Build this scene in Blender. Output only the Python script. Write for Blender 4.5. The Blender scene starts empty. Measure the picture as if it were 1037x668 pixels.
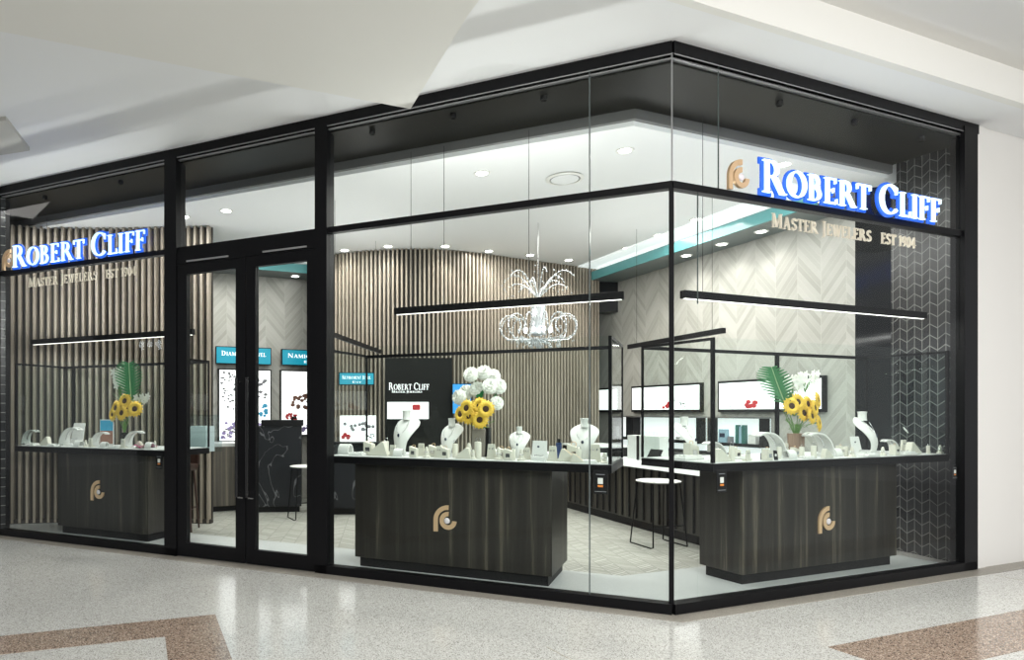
import bpy, math, random
from mathutils import Vector, Matrix
random.seed(7)
S = bpy.context.scene
COL = S.collection
PI = math.pi
# ------------------------------------------------------------------ camera model
CX, HY, FL, EYE = 390.0, 417.0, 680.0, 1.39
cam_d = bpy.data.cameras.new('camera'); cam = bpy.data.objects.new('camera', cam_d); COL.objects.link(cam)
cam.location = (0, 0, EYE); cam.rotation_euler = (PI/2, 0, 0)
cam_d.sensor_width = 36; cam_d.lens = 36*FL/1037
cam_d.shift_x = (518.5-CX)/1037; cam_d.shift_y = (HY-334)/1037
cam_d.clip_start = .05; cam_d.clip_end = 200
S.camera = cam
S.view_settings.view_transform = 'Standard'; S.view_settings.look = 'None'
S.view_settings.gamma = 1; S.view_settings.exposure = 0; S.view_settings.use_curve_mapping = False
S.cycles.transparent_max_bounces = 40; S.cycles.max_bounces = 9; S.cycles.glossy_bounces = 5
S.cycles.sample_clamp_indirect = 2; S.cycles.sample_clamp_direct = 12; S.cycles.caustics_reflective = False; S.cycles.caustics_refractive = False

# ------------------------------------------------------------------ plan frames
class Frame:
    def __init__(s, o, a):
        s.o = Vector(o); s.a = a
        s.u = Vector((math.cos(a), math.sin(a))); s.n = Vector((-math.sin(a), math.cos(a)))
    def w(s, x, d, z=0):
        p = s.o + s.u*x + s.n*d
        return Vector((p.x, p.y, z))
    def x(s, px, d=0):                # where the sight line through column px meets the plane d
        k = (px-CX)/FL; b = s.o + s.n*d
        return (k*b.y-b.x)/(s.u.x-k*s.u.y)
    def z(s, px, py, d=0):
        Y = s.w(s.x(px, d), d).y
        return EYE+(HY-py)/FL*Y
    def loc(s, p):
        v = Vector((p[0], p[1]))-s.o
        return v.dot(s.u), v.dot(s.n)
C0 = (1.97, 4.61)
FLt = Frame(C0, math.atan2(-.427, .904))      # left shopfront
FR = Frame(C0, math.atan2(.3812, .9245))      # right shopfront
FW = Frame((4.9, 7.0), math.atan2(-.963, .269))   # stone wall on the right inside
FM = Frame(FR.w(3.58, 0)[:2], math.atan2(-.987, .16))  # mosaic side wall
FWorld = Frame((0, 0), 0)
def cornerpt(d):
    A = Matrix((FLt.n, FR.n)); b = Vector((d+FLt.n.dot(FLt.o), d+FR.n.dot(FR.o)))
    return A.inverted() @ b

# ------------------------------------------------------------------ materials
MATS = {}
def mat(name, col=(.8, .8, .8), rough=.5, metal=0, emis=None, es=0, spec=.5, bump=None, alpha=None, coat=0):
    if name in MATS: return MATS[name]
    m = bpy.data.materials.new(name); m.use_nodes = True
    nt = m.node_tree; b = nt.nodes['Principled BSDF']
    b.inputs['Base Color'].default_value = (*col, 1); b.inputs['Roughness'].default_value = rough
    b.inputs['Metallic'].default_value = metal; b.inputs['Specular IOR Level'].default_value = spec
    if coat: b.inputs['Coat Weight'].default_value = coat; b.inputs['Coat Roughness'].default_value = .05
    if emis: b.inputs['Emission Color'].default_value = (*emis, 1); b.inputs['Emission Strength'].default_value = es
    n = nt.nodes.new('ShaderNodeTexNoise'); n.inputs['Scale'].default_value = 3
    tc = nt.nodes.new('ShaderNodeTexCoord'); nt.links.new(tc.outputs['Object'], n.inputs['Vector'])
    mr = nt.nodes.new('ShaderNodeMapRange'); mr.inputs['To Min'].default_value = rough*.94; mr.inputs['To Max'].default_value = rough*1.06
    nt.links.new(n.outputs['Fac'], mr.inputs['Value']); nt.links.new(mr.outputs['Result'], b.inputs['Roughness'])
    MATS[name] = m
    return m
def nodes(m):
    nt = m.node_tree
    return nt, nt.nodes['Principled BSDF'], nt.nodes.new, nt.links.new
def math_n(nt, op, a, b=None, c=None):
    n = nt.nodes.new('ShaderNodeMath'); n.operation = op
    for i, v in enumerate((a, b, c)):
        if v is None: continue
        if isinstance(v, (int, float)): n.inputs[i].default_value = v
        else: nt.links.new(v, n.inputs[i])
    return n.outputs[0]
def glassmat(name, tint=(.97, .99, .98), ior=1.45, gl=1.0):
    m = bpy.data.materials.new(name); m.use_nodes = True; nt = m.node_tree
    for n in list(nt.nodes): nt.nodes.remove(n)
    out = nt.nodes.new('ShaderNodeOutputMaterial'); t = nt.nodes.new('ShaderNodeBsdfTransparent'); g = nt.nodes.new('ShaderNodeBsdfGlossy')
    t.inputs[0].default_value = (*tint, 1); g.inputs['Roughness'].default_value = 0.0; g.inputs[0].default_value = (gl, gl, gl, 1)
    fr = nt.nodes.new('ShaderNodeFresnel'); fr.inputs[0].default_value = ior
    ge = nt.nodes.new('ShaderNodeNewGeometry')
    inv = math_n(nt, 'SUBTRACT', 1.0, ge.outputs['Backfacing'])
    f = math_n(nt, 'MULTIPLY', fr.outputs[0], inv)
    mx = nt.nodes.new('ShaderNodeMixShader'); nt.links.new(f, mx.inputs[0]); nt.links.new(t.outputs[0], mx.inputs[1]); nt.links.new(g.outputs[0], mx.inputs[2])
    nt.links.new(mx.outputs[0], out.inputs[0]); MATS[name] = m
    return m
def ramp(nt, fac, stops):
    r = nt.nodes.new('ShaderNodeValToRGB'); e = r.color_ramp.elements
    while len(e) < len(stops): e.new(.5)
    for i, (p, c) in enumerate(stops): e[i].position = p; e[i].color = (*c, 1)
    nt.links.new(fac, r.inputs[0]); return r.outputs[0]
def chevron(name, colw, slope, ph, jt, jtx, base, vary, jointc, rough, offx=0):
    m = mat(name, base, rough); nt, b, new, link = nodes(m)
    tc = new('ShaderNodeTexCoord'); sp = new('ShaderNodeSeparateXYZ'); link(tc.outputs['Object'], sp.inputs[0])
    cx = math_n(nt, 'DIVIDE', math_n(nt, 'ADD', sp.outputs[0], 40+offx), colw)
    ci = math_n(nt, 'FLOOR', cx); fx = math_n(nt, 'FRACT', cx)
    pp = math_n(nt, 'PINGPONG', cx, 1.0)
    v = math_n(nt, 'SUBTRACT', sp.outputs[2], math_n(nt, 'MULTIPLY', pp, slope*colw))
    pv = math_n(nt, 'DIVIDE', math_n(nt, 'ADD', v, 10), ph)
    pi_ = math_n(nt, 'FLOOR', pv); fv = math_n(nt, 'FRACT', pv)
    cv = new('ShaderNodeCombineXYZ'); link(ci, cv.inputs[0]); link(pi_, cv.inputs[1])
    wn = new('ShaderNodeTexWhiteNoise'); wn.noise_dimensions = '3D'; link(cv.outputs[0], wn.inputs['Vector'])
    no = new('ShaderNodeTexNoise'); no.inputs['Scale'].default_value = 4; no.inputs['Detail'].default_value = 6; link(tc.outputs['Object'], no.inputs['Vector'])
    mixv = math_n(nt, 'ADD', math_n(nt, 'MULTIPLY', wn.outputs['Value'], .6), math_n(nt, 'MULTIPLY', no.outputs['Fac'], .4))
    c0 = tuple(max(0, x-vary) for x in base); c1 = tuple(x+vary for x in base)
    colr = ramp(nt, mixv, [(.1, c0), (.9, c1)])
    j = math_n(nt, 'MAXIMUM', math_n(nt, 'LESS_THAN', fv, jt), math_n(nt, 'LESS_THAN', fx, jtx))
    mx = new('ShaderNodeMix'); mx.data_type = 'RGBA'; link(j, mx.inputs[0]); link(colr, mx.inputs[6]); mx.inputs[7].default_value = (*jointc, 1)
    link(mx.outputs[2], b.inputs['Base Color'])
    return m
def woodmat(name, stops, sx=14, sz=.5, rough=.35):
    m = mat(name, stops[0][1], rough); nt, b, new, link = nodes(m)
    tc = new('ShaderNodeTexCoord'); mp = new('ShaderNodeMapping'); link(tc.outputs['Object'], mp.inputs[0])
    mp.inputs['Scale'].default_value = (sx, sx, sz)
    n = new('ShaderNodeTexNoise'); n.inputs['Scale'].default_value = 1.3; n.inputs['Detail'].default_value = 5; n.inputs['Roughness'].default_value = .65; n.inputs['Distortion'].default_value = .35
    link(mp.outputs[0], n.inputs['Vector'])
    link(ramp(nt, n.outputs['Fac'], stops), b.inputs['Base Color'])
    return m
def terrazzo(name, stops, scale=95, rough=.13, big=None):
    m = mat(name, stops[0][1], rough); nt, b, new, link = nodes(m)
    tc = new('ShaderNodeTexCoord')
    v = new('ShaderNodeTexVoronoi'); v.inputs['Scale'].default_value = scale; link(tc.outputs['Object'], v.inputs['Vector'])
    wn = new('ShaderNodeSeparateColor'); link(v.outputs['Color'], wn.inputs[0])
    n = new('ShaderNodeTexNoise'); n.inputs['Scale'].default_value = 1.2; link(tc.outputs['Object'], n.inputs['Vector'])
    f = math_n(nt, 'ADD', math_n(nt, 'MULTIPLY', wn.outputs[0], .9), math_n(nt, 'MULTIPLY', n.outputs['Fac'], .12))
    link(ramp(nt, f, stops), b.inputs['Base Color'])
    return m
black = mat('black_metal', (.006, .006, .007), .42, spec=.14)
blacks = mat('black_satin', (.008, .008, .009), .5, spec=.18)
trimg = mat('aluminium_trim', (.35, .35, .36), .3, .8)
white = mat('white_plaster', (.77, .76, .735), .7)
whitec = mat('white_ceiling', (.86, .87, .88), .75)
whitel = mat('white_soffit', (.84, .835, .80), .75)
deckm = mat('white_deck', (.66, .67, .66), .35)
cream = mat('cream_leatherette', (.66, .64, .56), .55)
whiteL = mat('white_leatherette', (.74, .74, .72), .5)
gold = mat('gold', (.72, .50, .30), .35, .35)
silver = mat('silver', (.75, .75, .77), .2, 1)
gemw = mat('pale_gem', (.8, .74, .78), .2)
darkgem = mat('dark_gem', (.02, .03, .06), .15)
glass = glassmat('clear_glass', ior=1.36, gl=.6)
cglass = glassmat('showcase_glass', tint=(.965, .985, .98), ior=1.33, gl=.7)
soff = mat('black_gloss_panel', (.007, .007, .0055), .35, spec=.08)
mirr = mat('black_mirror_panel', (.012, .013, .015), .12, 0, spec=.4)
wood = woodmat('dark_veneer', [(.28, (.007, .0065, .005)), (.5, (.017, .015, .012)), (.60, (.030, .027, .021)), (.66, (.085, .075, .055)), (.70, (.03, .027, .021))], 9, .30, .42)
wood2 = woodmat('brown_plank_veneer', [(.3, (.03, .026, .022)), (.55, (.10, .085, .068)), (.75, (.24, .20, .15))], 16, .3, .45)
slatw = woodmat('taupe_slat_timber', [(.3, (.27, .23, .185)), (.7, (.42, .365, .30))], 3, .6, .5)
slatd = mat('slat_backing', (.035, .030, .026), .6)
marble = mat('black_marble', (.012, .013, .016), .34, spec=.3)
nt, b, new, link = nodes(marble)
tc = new('ShaderNodeTexCoord'); n = new('ShaderNodeTexNoise'); n.inputs['Scale'].default_value = 2.3; n.inputs['Detail'].default_value = 6; n.inputs['Distortion'].default_value = 1.5
link(tc.outputs['Object'], n.inputs['Vector'])
n.inputs['Scale'].default_value = 1.6; n.inputs['Detail'].default_value = 3; n.inputs['Distortion'].default_value = .8
vein = math_n(nt, 'LESS_THAN', math_n(nt, 'ABSOLUTE', math_n(nt, 'SUBTRACT', n.outputs['Fac'], .5)), .004)
link(ramp(nt, vein, [(0, (.011, .012, .015)), (1, (.12, .12, .13))]), b.inputs['Base Color'])
stone = chevron('chevron_stone', .30, 1.15, .085, .06, .015, (.45, .44, .405), .085, (.55, .54, .50), .45)
mosaic = chevron('herringbone_mosaic', .078, .62, .105, .085, .09, (.022, .023, .026), .012, (.19, .19, .185), .22)
terr = terrazzo('pale_terrazzo', [(.04, (.16, .15, .14)), (.18, (.38, .37, .34)), (.45, (.52, .515, .49)), (.9, (.68, .675, .65))], 190)
terrb = terrazzo('brown_terrazzo', [(.1, (.09, .065, .05)), (.35, (.22, .155, .12)), (.65, (.36, .27, .21)), (.95, (.55, .45, .37))], 170)
thresh = terrazzo('beige_stone', [(.1, (.23, .21, .18)), (.9, (.33, .305, .265))], 160, .4)
itile = terrazzo('white_floor_tile', [(.1, (.56, .59, .59)), (.9, (.66, .69, .68))], 260, .22)
icarp = chevron('woven_floor', .16, .8, .05, .28, .05, (.33, .335, .30), .08, (.20, .205, .18), .6)
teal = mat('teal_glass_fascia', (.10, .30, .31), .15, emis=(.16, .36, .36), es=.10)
dteal = mat('grey_green_soffit', (.12, .15, .15), .35)
steel = mat('stainless', (.5, .5, .5), .25, 1)
def em(name, col, s, base=(.8, .8, .8)): return mat(name, base, .5, emis=col, es=s)
led = em('led_strip', (1, .97, .92), 2.6)
cove_glow = em('cove_glow_strip', (.93, 1, 1), .6)
dl = em('downlight_lens', (1, .98, .95), 14)
faceM = em('sign_letter_face', (.60, .90, 1.0), 1.0)
haloM = em('sign_letter_halo', (.006, .12, .70), .85, (.01, .05, .3))
screen = em('lit_white_screen', (1, 1, 1), 1.25)
niche = em('lit_niche_back', (.97, 1, 1), .95)
tealsign = em('teal_lightbox', (.0, .22, .32), .9, (.01, .2, .28))
bluescr = em('blue_screen', (.04, .30, .70), .9, (.02, .2, .5))
signw = em('white_lit_text', (1, 1, 1), 1.3)
sgold = mat('champagne_letters', (.70, .64, .52), .4, .1)
orange = mat('orange_print', (.75, .22, .03), .5)
red = mat('red_print', (.55, .03, .04), .5)
greyp = mat('grey_print', (.22, .22, .24), .5)
lav = mat('lavender_print', (.35, .28, .55), .5)
brownp = mat('brown_print', (.28, .14, .10), .5)
skyp = mat('sky_print', (.05, .38, .62), .5)
petalY = mat('sunflower_petal', (.80, .52, .06), .55)
discB = mat('sunflower_disc', (.05, .022, .008), .8)
petalW = mat('white_petal', (.88, .88, .82), .5)
leafG = mat('leaf_green', (.03, .22, .07), .35)
leafL = mat('leaf_vein', (.45, .62, .35), .4)
stemG = mat('stem_green', (.10, .22, .05), .5)
vaseT = mat('taupe_vase', (.22, .20, .175), .35)
vaseB = woodmat('brown_vase_wood', [(.3, (.16, .10, .07)), (.7, (.32, .22, .16))], 30, 2, .5)
purple = mat('mauve_petal', (.42, .36, .62), .5)
magenta = mat('magenta_cloth', (.45, .02, .16), .6)
reflect_glass = glassmat('reflection_tint', (.86, .91, .92), 1.3)
brownst = mat('brown_leather', (.05, .025, .018), .4)
crystal = mat('chandelier_crystal', (.62, .65, .67), .06, .3, emis=(.9, .95, 1), es=.0, spec=.9)
bulbm = em('chandelier_bulb', (.9, .96, 1), 5)

# ------------------------------------------------------------------ mesh builder
class MB:
    def __init__(s): s.v = []; s.f = []
    def add(s, vs, fs):
        o = len(s.v); s.v += [tuple(p) for p in vs]; s.f += [tuple(i+o for i in q) for q in fs]; return s
    def box(s, x0, x1, y0, y1, z0, z1):
        return s.add([(x0,y0,z0),(x1,y0,z0),(x1,y1,z0),(x0,y1,z0),(x0,y0,z1),(x1,y0,z1),(x1,y1,z1),(x0,y1,z1)],
                     [(0,3,2,1),(4,5,6,7),(0,1,5,4),(1,2,6,5),(2,3,7,6),(3,0,4,7)])
    def slab(s, poly, z0, z1):      # poly in xy
        a = sum(poly[i][0]*poly[(i+1)%len(poly)][1]-poly[(i+1)%len(poly)][0]*poly[i][1] for i in range(len(poly)))
        if a < 0: poly = poly[::-1]
        n = len(poly)
        return s.add([(p[0], p[1], z0) for p in poly]+[(p[0], p[1], z1) for p in poly],
                     [tuple(range(n-1, -1, -1)), tuple(range(n, 2*n))]+[(i, (i+1)%n, n+(i+1)%n, n+i) for i in range(n)])
    def prism(s, poly, y0, y1):     # poly in xz, extruded along y
        a = sum(poly[i][0]*poly[(i+1)%len(poly)][1]-poly[(i+1)%len(poly)][0]*poly[i][1] for i in range(len(poly)))
        if a < 0: poly = poly[::-1]
        n = len(poly)
        return s.add([(p[0], y0, p[1]) for p in poly]+[(p[0], y1, p[1]) for p in poly],
                     [tuple(range(n)), tuple(range(2*n-1, n-1, -1))]+[(i, n+i, n+(i+1)%n, (i+1)%n) for i in range(n)])
    def tube(s, pts, r, seg=8, caps=True):
        pts = [Vector(p) for p in pts]; n = len(pts); rr = r if isinstance(r, (list, tuple)) else [r]*n
        vs = []; up = Vector((0, 0, 1)); prev = None
        for i, p in enumerate(pts):
            t = (pts[min(i+1, n-1)]-pts[max(i-1, 0)]).normalized()
            if prev is None:
                a = t.cross(up)
                if a.length < .05: a = t.cross(Vector((1, 0, 0)))
            else: a = prev-t*prev.dot(t)
            a.normalize(); prev = a; bb = t.cross(a)
            for k in range(seg):
                q = 2*PI*k/seg; vs.append(p+(a*math.cos(q)+bb*math.sin(q))*rr[i])
        fs = [(i*seg+k, i*seg+(k+1)%seg, (i+1)*seg+(k+1)%seg, (i+1)*seg+k) for i in range(n-1) for k in range(seg)]
        if caps: fs += [tuple(range(seg-1, -1, -1)), tuple((n-1)*seg+k for k in range(seg))]
        return s.add(vs, fs)
    def lathe(s, prof, seg=20, c=(0, 0, 0)):
        n = len(prof); vs = []
        for r, z in prof:
            for k in range(seg):
                q = 2*PI*k/seg; vs.append((c[0]+r*math.cos(q), c[1]+r*math.sin(q), c[2]+z))
        fs = [(i*seg+k, i*seg+(k+1)%seg, (i+1)*seg+(k+1)%seg, (i+1)*seg+k) for i in range(n-1) for k in range(seg)]
        fs += [tuple(range(seg-1, -1, -1)), tuple((n-1)*seg+k for k in range(seg))]
        return s.add(vs, fs)
    def ball(s, c, r, seg=10, rings=6, sc=(1, 1, 1)):
        vs = []; fs = []
        for i in range(rings+1):
            a = PI*i/rings
            for k in range(seg):
                q = 2*PI*k/seg
                vs.append((c[0]+r*sc[0]*math.sin(a)*math.cos(q), c[1]+r*sc[1]*math.sin(a)*math.sin(q), c[2]-r*sc[2]*math.cos(a)))
        fs = [(i*seg+k, i*seg+(k+1)%seg, (i+1)*seg+(k+1)%seg, (i+1)*seg+k) for i in range(rings) for k in range(seg)]
        return s.add(vs, fs)
    def grid(s, fn, nu, nv, th=0):     # fn(u,v)->Vector, thickened along fn normal (approx)
        P = [[Vector(fn(i/nu, j/nv)) for j in range(nv+1)] for i in range(nu+1)]
        def nrm(i, j):
            a = P[min(i+1, nu)][j]-P[max(i-1, 0)][j]; b_ = P[i][min(j+1, nv)]-P[i][max(j-1, 0)]
            c = a.cross(b_)
            return c.normalized() if c.length > 1e-9 else Vector((0, 0, 0))
        W = nv+1
        A = [P[i][j] for i in range(nu+1) for j in range(W)]
        fs = [(i*W+j, (i+1)*W+j, (i+1)*W+j+1, i*W+j+1) for i in range(nu) for j in range(nv)]
        if th:
            B = [P[i][j]-nrm(i, j)*th for i in range(nu+1) for j in range(W)]; N = len(A)
            fs2 = [(N+a, N+d, N+c, N+b_) for a, b_, c, d in fs]
            rim = []
            for i in range(nu): rim += [(i*W, N+i*W, N+(i+1)*W, (i+1)*W), (i*W+nv, (i+1)*W+nv, N+(i+1)*W+nv, N+i*W+nv)]
            for j in range(nv): rim += [(j, j+1, N+j+1, N+j), (nu*W+j, N+nu*W+j, N+nu*W+j+1, nu*W+j+1)]
            return s.add(A+B, fs+fs2+rim)
        return s.add(A, fs)
    def build(s, name, m, parent=None, smooth=False, bevel=0):
        me = bpy.data.meshes.new(name); me.from_pydata(s.v, [], s.f); me.update()
        me.materials.append(m)
        if smooth: me.shade_smooth()
        o = bpy.data.objects.new(name, me); COL.objects.link(o)
        if smooth:
            me.set_sharp_from_angle(angle=math.radians(45))
        if parent: o.parent = parent
        if bevel:
            bv = o.modifiers.new('bevel', 'BEVEL'); bv.width = bevel; bv.segments = 2; bv.limit_method = 'ANGLE'
        return o
def empty(name, fr=FWorld, x=0, d=0, z=0, rz=0):
    o = bpy.data.objects.new(name, None); COL.objects.link(o); o.empty_display_size = .1
    o.location = fr.w(x, d, z); o.rotation_euler = (0, 0, fr.a+rz); return o
def tag(o, label, cat, group=None, kind=None):
    if label: o['label'] = label
    if cat: o['category'] = cat
    if group: o['group'] = group
    if kind: o['kind'] = kind
    return o
def place(o, fr, x=0, d=0, z=0): o.location = fr.w(x, d, z); o.rotation_euler = (0, 0, fr.a); return o
def struct(name, mb, m, fr=FWorld, x=0, d=0, z=0, **k):
    o = mb.build(name, m, **k); place(o, fr, x, d, z); o['kind'] = 'structure'; return o
def copy_tree(o, parent=None, at=None):
    c = o.copy(); COL.objects.link(c)
    if parent: c.parent = parent
    for ch in list(o.children): copy_tree(ch, c)
    return c
ORD = ['first','second','third','fourth','fifth','sixth','seventh','eighth','ninth','tenth','eleventh','twelfth','thirteenth','fourteenth','fifteenth','sixteenth','seventeenth','eighteenth','nineteenth','twentieth','twenty-first','twenty-second','twenty-third','twenty-fourth']

# ------------------------------------------------------------------ lettering
class Glyph:
    """strokes -> convex polygons; e widens every stroke"""
    def __init__(s, e=0): s.p = []; s.e = e
    def r(s, x0, x1, y0, y1):
        e = s.e; s.p.append([(x0-e, y0-e), (x1+e, y0-e), (x1+e, y1+e), (x0-e, y1+e)])
    def l(s, x0, y0, x1, y1, w, flat=True):       # horizontal-cut diagonal
        e = s.e; h = w/2+e
        s.p.append([(x0-h, y0), (x0+h, y0), (x1+h, y1), (x1-h, y1)])
    def a(s, cx, cy, rx, ry, a0, a1, tn, tk, n=16):
        o = []; i_ = []
        for k in range(n+1):
            q = math.radians(a0+(a1-a0)*k/n); c, t = math.cos(q), math.sin(q)
            w = (tn+(tk-tn)*abs(c)**1.3)/2+s.e
            L = math.hypot(c/rx, t/ry); nx, ny = c/rx/L, t/ry/L
            x, y = cx+rx*c, cy+ry*t
            o.append((x+nx*w, y+ny*w)); i_.append((x-nx*w, y-ny*w))
        for k in range(n): s.p.append([o[k], o[k+1], i_[k+1], i_[k]])
TK, TN = .125, .048
def stem(g, x, y0=0, y1=1, sb=True, st=True, w=TK):
    g.r(x, x+w, y0, y1)
    if sb: g.r(x-.08, x+w+.08, y0, y0+.035)
    if st: g.r(x-.08, x+w+.08, y1-.035, y1)
def glyph(ch, e=0):
    g = Glyph(e)
    if ch == 'I': stem(g, .1); adv = .35
    elif ch == 'R':
        stem(g, .1); g.a(.30, .74, .22, .235, -90, 90, TN, TK); g.r(.22, .31, .945, 1); g.r(.22, .31, .48, .53)
        g.l(.42, .5, .72, 0, .17); g.r(.62, .86, 0, .035); adv = .84
    elif ch == 'B':
        stem(g, .1); g.a(.28, .76, .19, .215, -90, 90, TN, TK); g.a(.30, .27, .24, .245, -90, 90, TN, TK)
        g.r(.22, .3, .945, 1); g.r(.22, .3, .5, .545); g.r(.22, .3, 0, .05); adv = .70
    elif ch == 'O': g.a(.45, .5, .36, .485, 0, 360, TN, TK+.02, 30); adv = .90
    elif ch == 'C':
        g.a(.45, .5, .36, .485, 42, 318, TN, TK+.02, 26); g.r(.70, .745, .68, .93); adv = .82
    elif ch in 'EF':
        stem(g, .1); g.r(.2, .55, .955, 1); g.r(.52, .56, .8, 1); g.r(.2, .44, .5, .55); g.r(.42, .455, .43, .62)
        if ch == 'E': g.r(.2, .6, 0, .05); g.r(.57, .61, 0, .2)
        adv = .66 if ch == 'E' else .60
    elif ch == 'L': stem(g, .1); g.r(.2, .58, 0, .05); g.r(.56, .6, 0, .24); adv = .62
    elif ch == 'T': stem(g, .28, st=False); g.r(0.0, .70, .95, 1); g.r(0.0, .04, .78, 1); g.r(.66, .70, .78, 1); adv = .72
    elif ch == 'M':
        g.r(.12, .17, 0, 1); g.r(.04, .26, 0, .035); g.r(.03, .2, .965, 1); g.l(.20, 1, .48, .05, .13); g.l(.76, 1, .48, .05, .06)
        g.r(.76, .90, 0, 1); g.r(.69, .97, 0, .035); g.r(.76, .97, .965, 1); adv = 1.02
    elif ch == 'A': g.l(.36, 1, .12, 0, .06); g.l(.38, 1, .66, 0, .15); g.r(.2, .55, .33, .375); g.r(.0, .24, 0, .035); g.r(.52, .82, 0, .035); adv = .80
    elif ch == 'S': g.a(.30, .755, .18, .22, 25, 270, TN, TK, 14); g.a(.30, .265, .20, .235, 90, -155, TN, TK, 14); g.r(.45, .49, .78, .95); g.r(.08, .12, .06, .24); adv = .58
    elif ch == 'J': g.r(.16, .30, 0, 1); g.r(.08, .38, .965, 1); g.a(.08, 0, .15, .17, -100, 0, TN, TK, 8); adv = .42
    elif ch == 'W':
        for o_ in (0, .38): g.l(.08+o_, 1, .30+o_, 0, .14); g.l(.50+o_, 1, .31+o_, 0, .06)
        g.r(0, .22, .965, 1); g.r(.40, .58, .965, 1); g.r(.80, .98, .965, 1); adv = .98
    elif ch == 'D': stem(g, .1); g.a(.28, .5, .40, .475, -90, 90, TN, TK+.02, 18); g.r(.2, .3, .945, 1); g.r(.2, .3, 0, .055); adv = .86
    elif ch == 'N': g.r(.14, .19, 0, 1); g.r(.06, .28, 0, .035); g.l(.17, 1, .74, 0, .15); g.r(.74, .79, 0, 1); g.r(.66, .88, .965, 1); adv = .94
    elif ch == '1': stem(g, .14, st=False); g.l(.02, .82, .16, .97, .08); adv = .38
    elif ch == '9': g.a(.28, .68, .2, .28, 0, 360, TN, TK, 18); g.a(.10, .55, .38, .52, -75, 20, TN, TK, 8); adv = .60
    elif ch == '0': g.a(.28, .5, .22, .48, 0, 360, TN, TK, 22); adv = .60
    elif ch == '4': g.r(.34, .47, 0, 1); g.r(.02, .6, .25, .31); g.l(.38, 1, .04, .28, .06); adv = .64
    elif ch == '|': g.r(.1, .14, 0, 1); adv = .25
    else: adv = .34
    return g.p, adv
def layout(text, width, cap, small=.82, gap=.05):
    x = 0; out = []; prev = ' '
    for ch in text:
        big = prev == ' '
        sc = 1 if big or ch.isdigit() else small
        p, adv = glyph(ch)
        out.append((ch, x, sc)); x += adv*sc+gap; prev = ch
    k = width/(x-gap)
    return [(ch, X*k, k*sc, cap*sc) for ch, X, sc in out if ch != ' ']
def letters(parent, text, x, z, width, cap, m, y0, y1, part='letter', halo=None, small=.82, e=.0, sub=True):
    for ch, X, kx, kz in layout(text, width, cap, small):
        mb = MB()
        for poly in glyph(ch, e)[0]: mb.prism([(x+X+px*kx, z+py*kz) for px, py in poly], y0, y1)
        o = mb.build(part, m, parent)
        if halo:
            hb = MB()
            for poly in glyph(ch, halo[0])[0]: hb.prism([(x+X+px*kx, z+py*kz) for px, py in poly], halo[1], halo[2])
            hb.build('letter_halo', halo[3], o)
def one_mesh_text(text, x, z, width, cap, y0, y1, small=.8):
    mb = MB()
    for ch, X, kx, kz in layout(text, width, cap, small):
        for poly in glyph(ch)[0]: mb.prism([(x+X+px*kx, z+py*kz) for px, py in poly], y0, y1)
    return mb
def logo(parent, x, z, h, y0, y1, m, gem=True):
    """the r-and-c monogram; x,z = centre of the c; h = total height"""
    k = h/375.0
    def ring(r0, r1, a0, a1, n=22, cx=0, cz=0):
        mb = []
        for i in range(n):
            q0 = math.radians(a0+(a1-a0)*i/n); q1 = math.radians(a0+(a1-a0)*(i+1)/n)
            mb.append([(x+cx+r1*k*math.cos(q0), z+cz+r1*k*math.sin(q0)), (x+cx+r1*k*math.cos(q1), z+cz+r1*k*math.sin(q1)),
                       (x+cx+r0*k*math.cos(q1), z+cz+r0*k*math.sin(q1)), (x+cx+r0*k*math.cos(q0), z+cz+r0*k*math.sin(q0))])
        return mb
    root = bpy.data.objects.new('logo', None); COL.objects.link(root); root.parent = parent
    a = MB()
    for q in ring(152, 215, 88, 180): a.prism(q, y0, y1)
    a.prism([(x-215*k, z-160*k), (x-152*k, z-160*k), (x-152*k, z), (x-215*k, z)], y0, y1)
    a.build('logo_arch', m, root)
    c = MB()
    for q in ring(62, 124, 86, 358, 30): c.prism(q, y0, y1)
    c.build('logo_ring', m, root)
    if gem: MB().ball((x-14*k, y0, z), 44*k, 12, 8, (1, .4, 1)).build('gem', gemw, root, smooth=True)
    return root

# ------------------------------------------------------------------ floors
struct('floor', MB().box(-14, 14, -6, 16, -.05, 0), terr, FWorld)
def ring(d0, d1, xl=-8.2, xr=3.5, z0=0, z1=.01):
    c0, c1 = cornerpt(d0), cornerpt(d1)
    lo0, lo1 = FLt.w(xl, d0), FLt.w(xl, d1); r0, r1 = FR.w(xr, d0), FR.w(xr, d1)
    return MB().slab([lo0[:2], c0[:], c1[:], lo1[:2]], z0, z1).slab([c0[:], r0[:2], r1[:2], c1[:]], z0, z1)
struct('trim_1', ring(-.16, .0, z0=0, z1=.004, xr=7), thresh)
struct('trim_2', ring(.0, .95, z0=0, z1=.012, xr=3.45), itile)
# woven floor behind
c1 = cornerpt(.95)
wf = MB().slab([FLt.w(-8.2, .95)[:2], c1[:], FR.w(3.3, .95)[:2], (5.0, 7.2), (3.3, 13.2), (-8, 13.2)], 0, .010)
o = struct('trim_3', wf, icarp)
# rotate pattern frame : object coords are world, pattern uses x/z, so give it its own mapping
nt = icarp.node_tree
sp = [n for n in nt.nodes if n.type == 'SEPXYZ'][0]; tcn = [n for n in nt.nodes if n.type == 'TEX_COORD'][0]
mp = nt.nodes.new('ShaderNodeMapping'); mp.inputs['Rotation'].default_value = (PI/2, 0, 0)
nt.links.new(tcn.outputs['Object'], mp.inputs[0]); nt.links.new(mp.outputs[0], sp.inputs[0])
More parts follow.
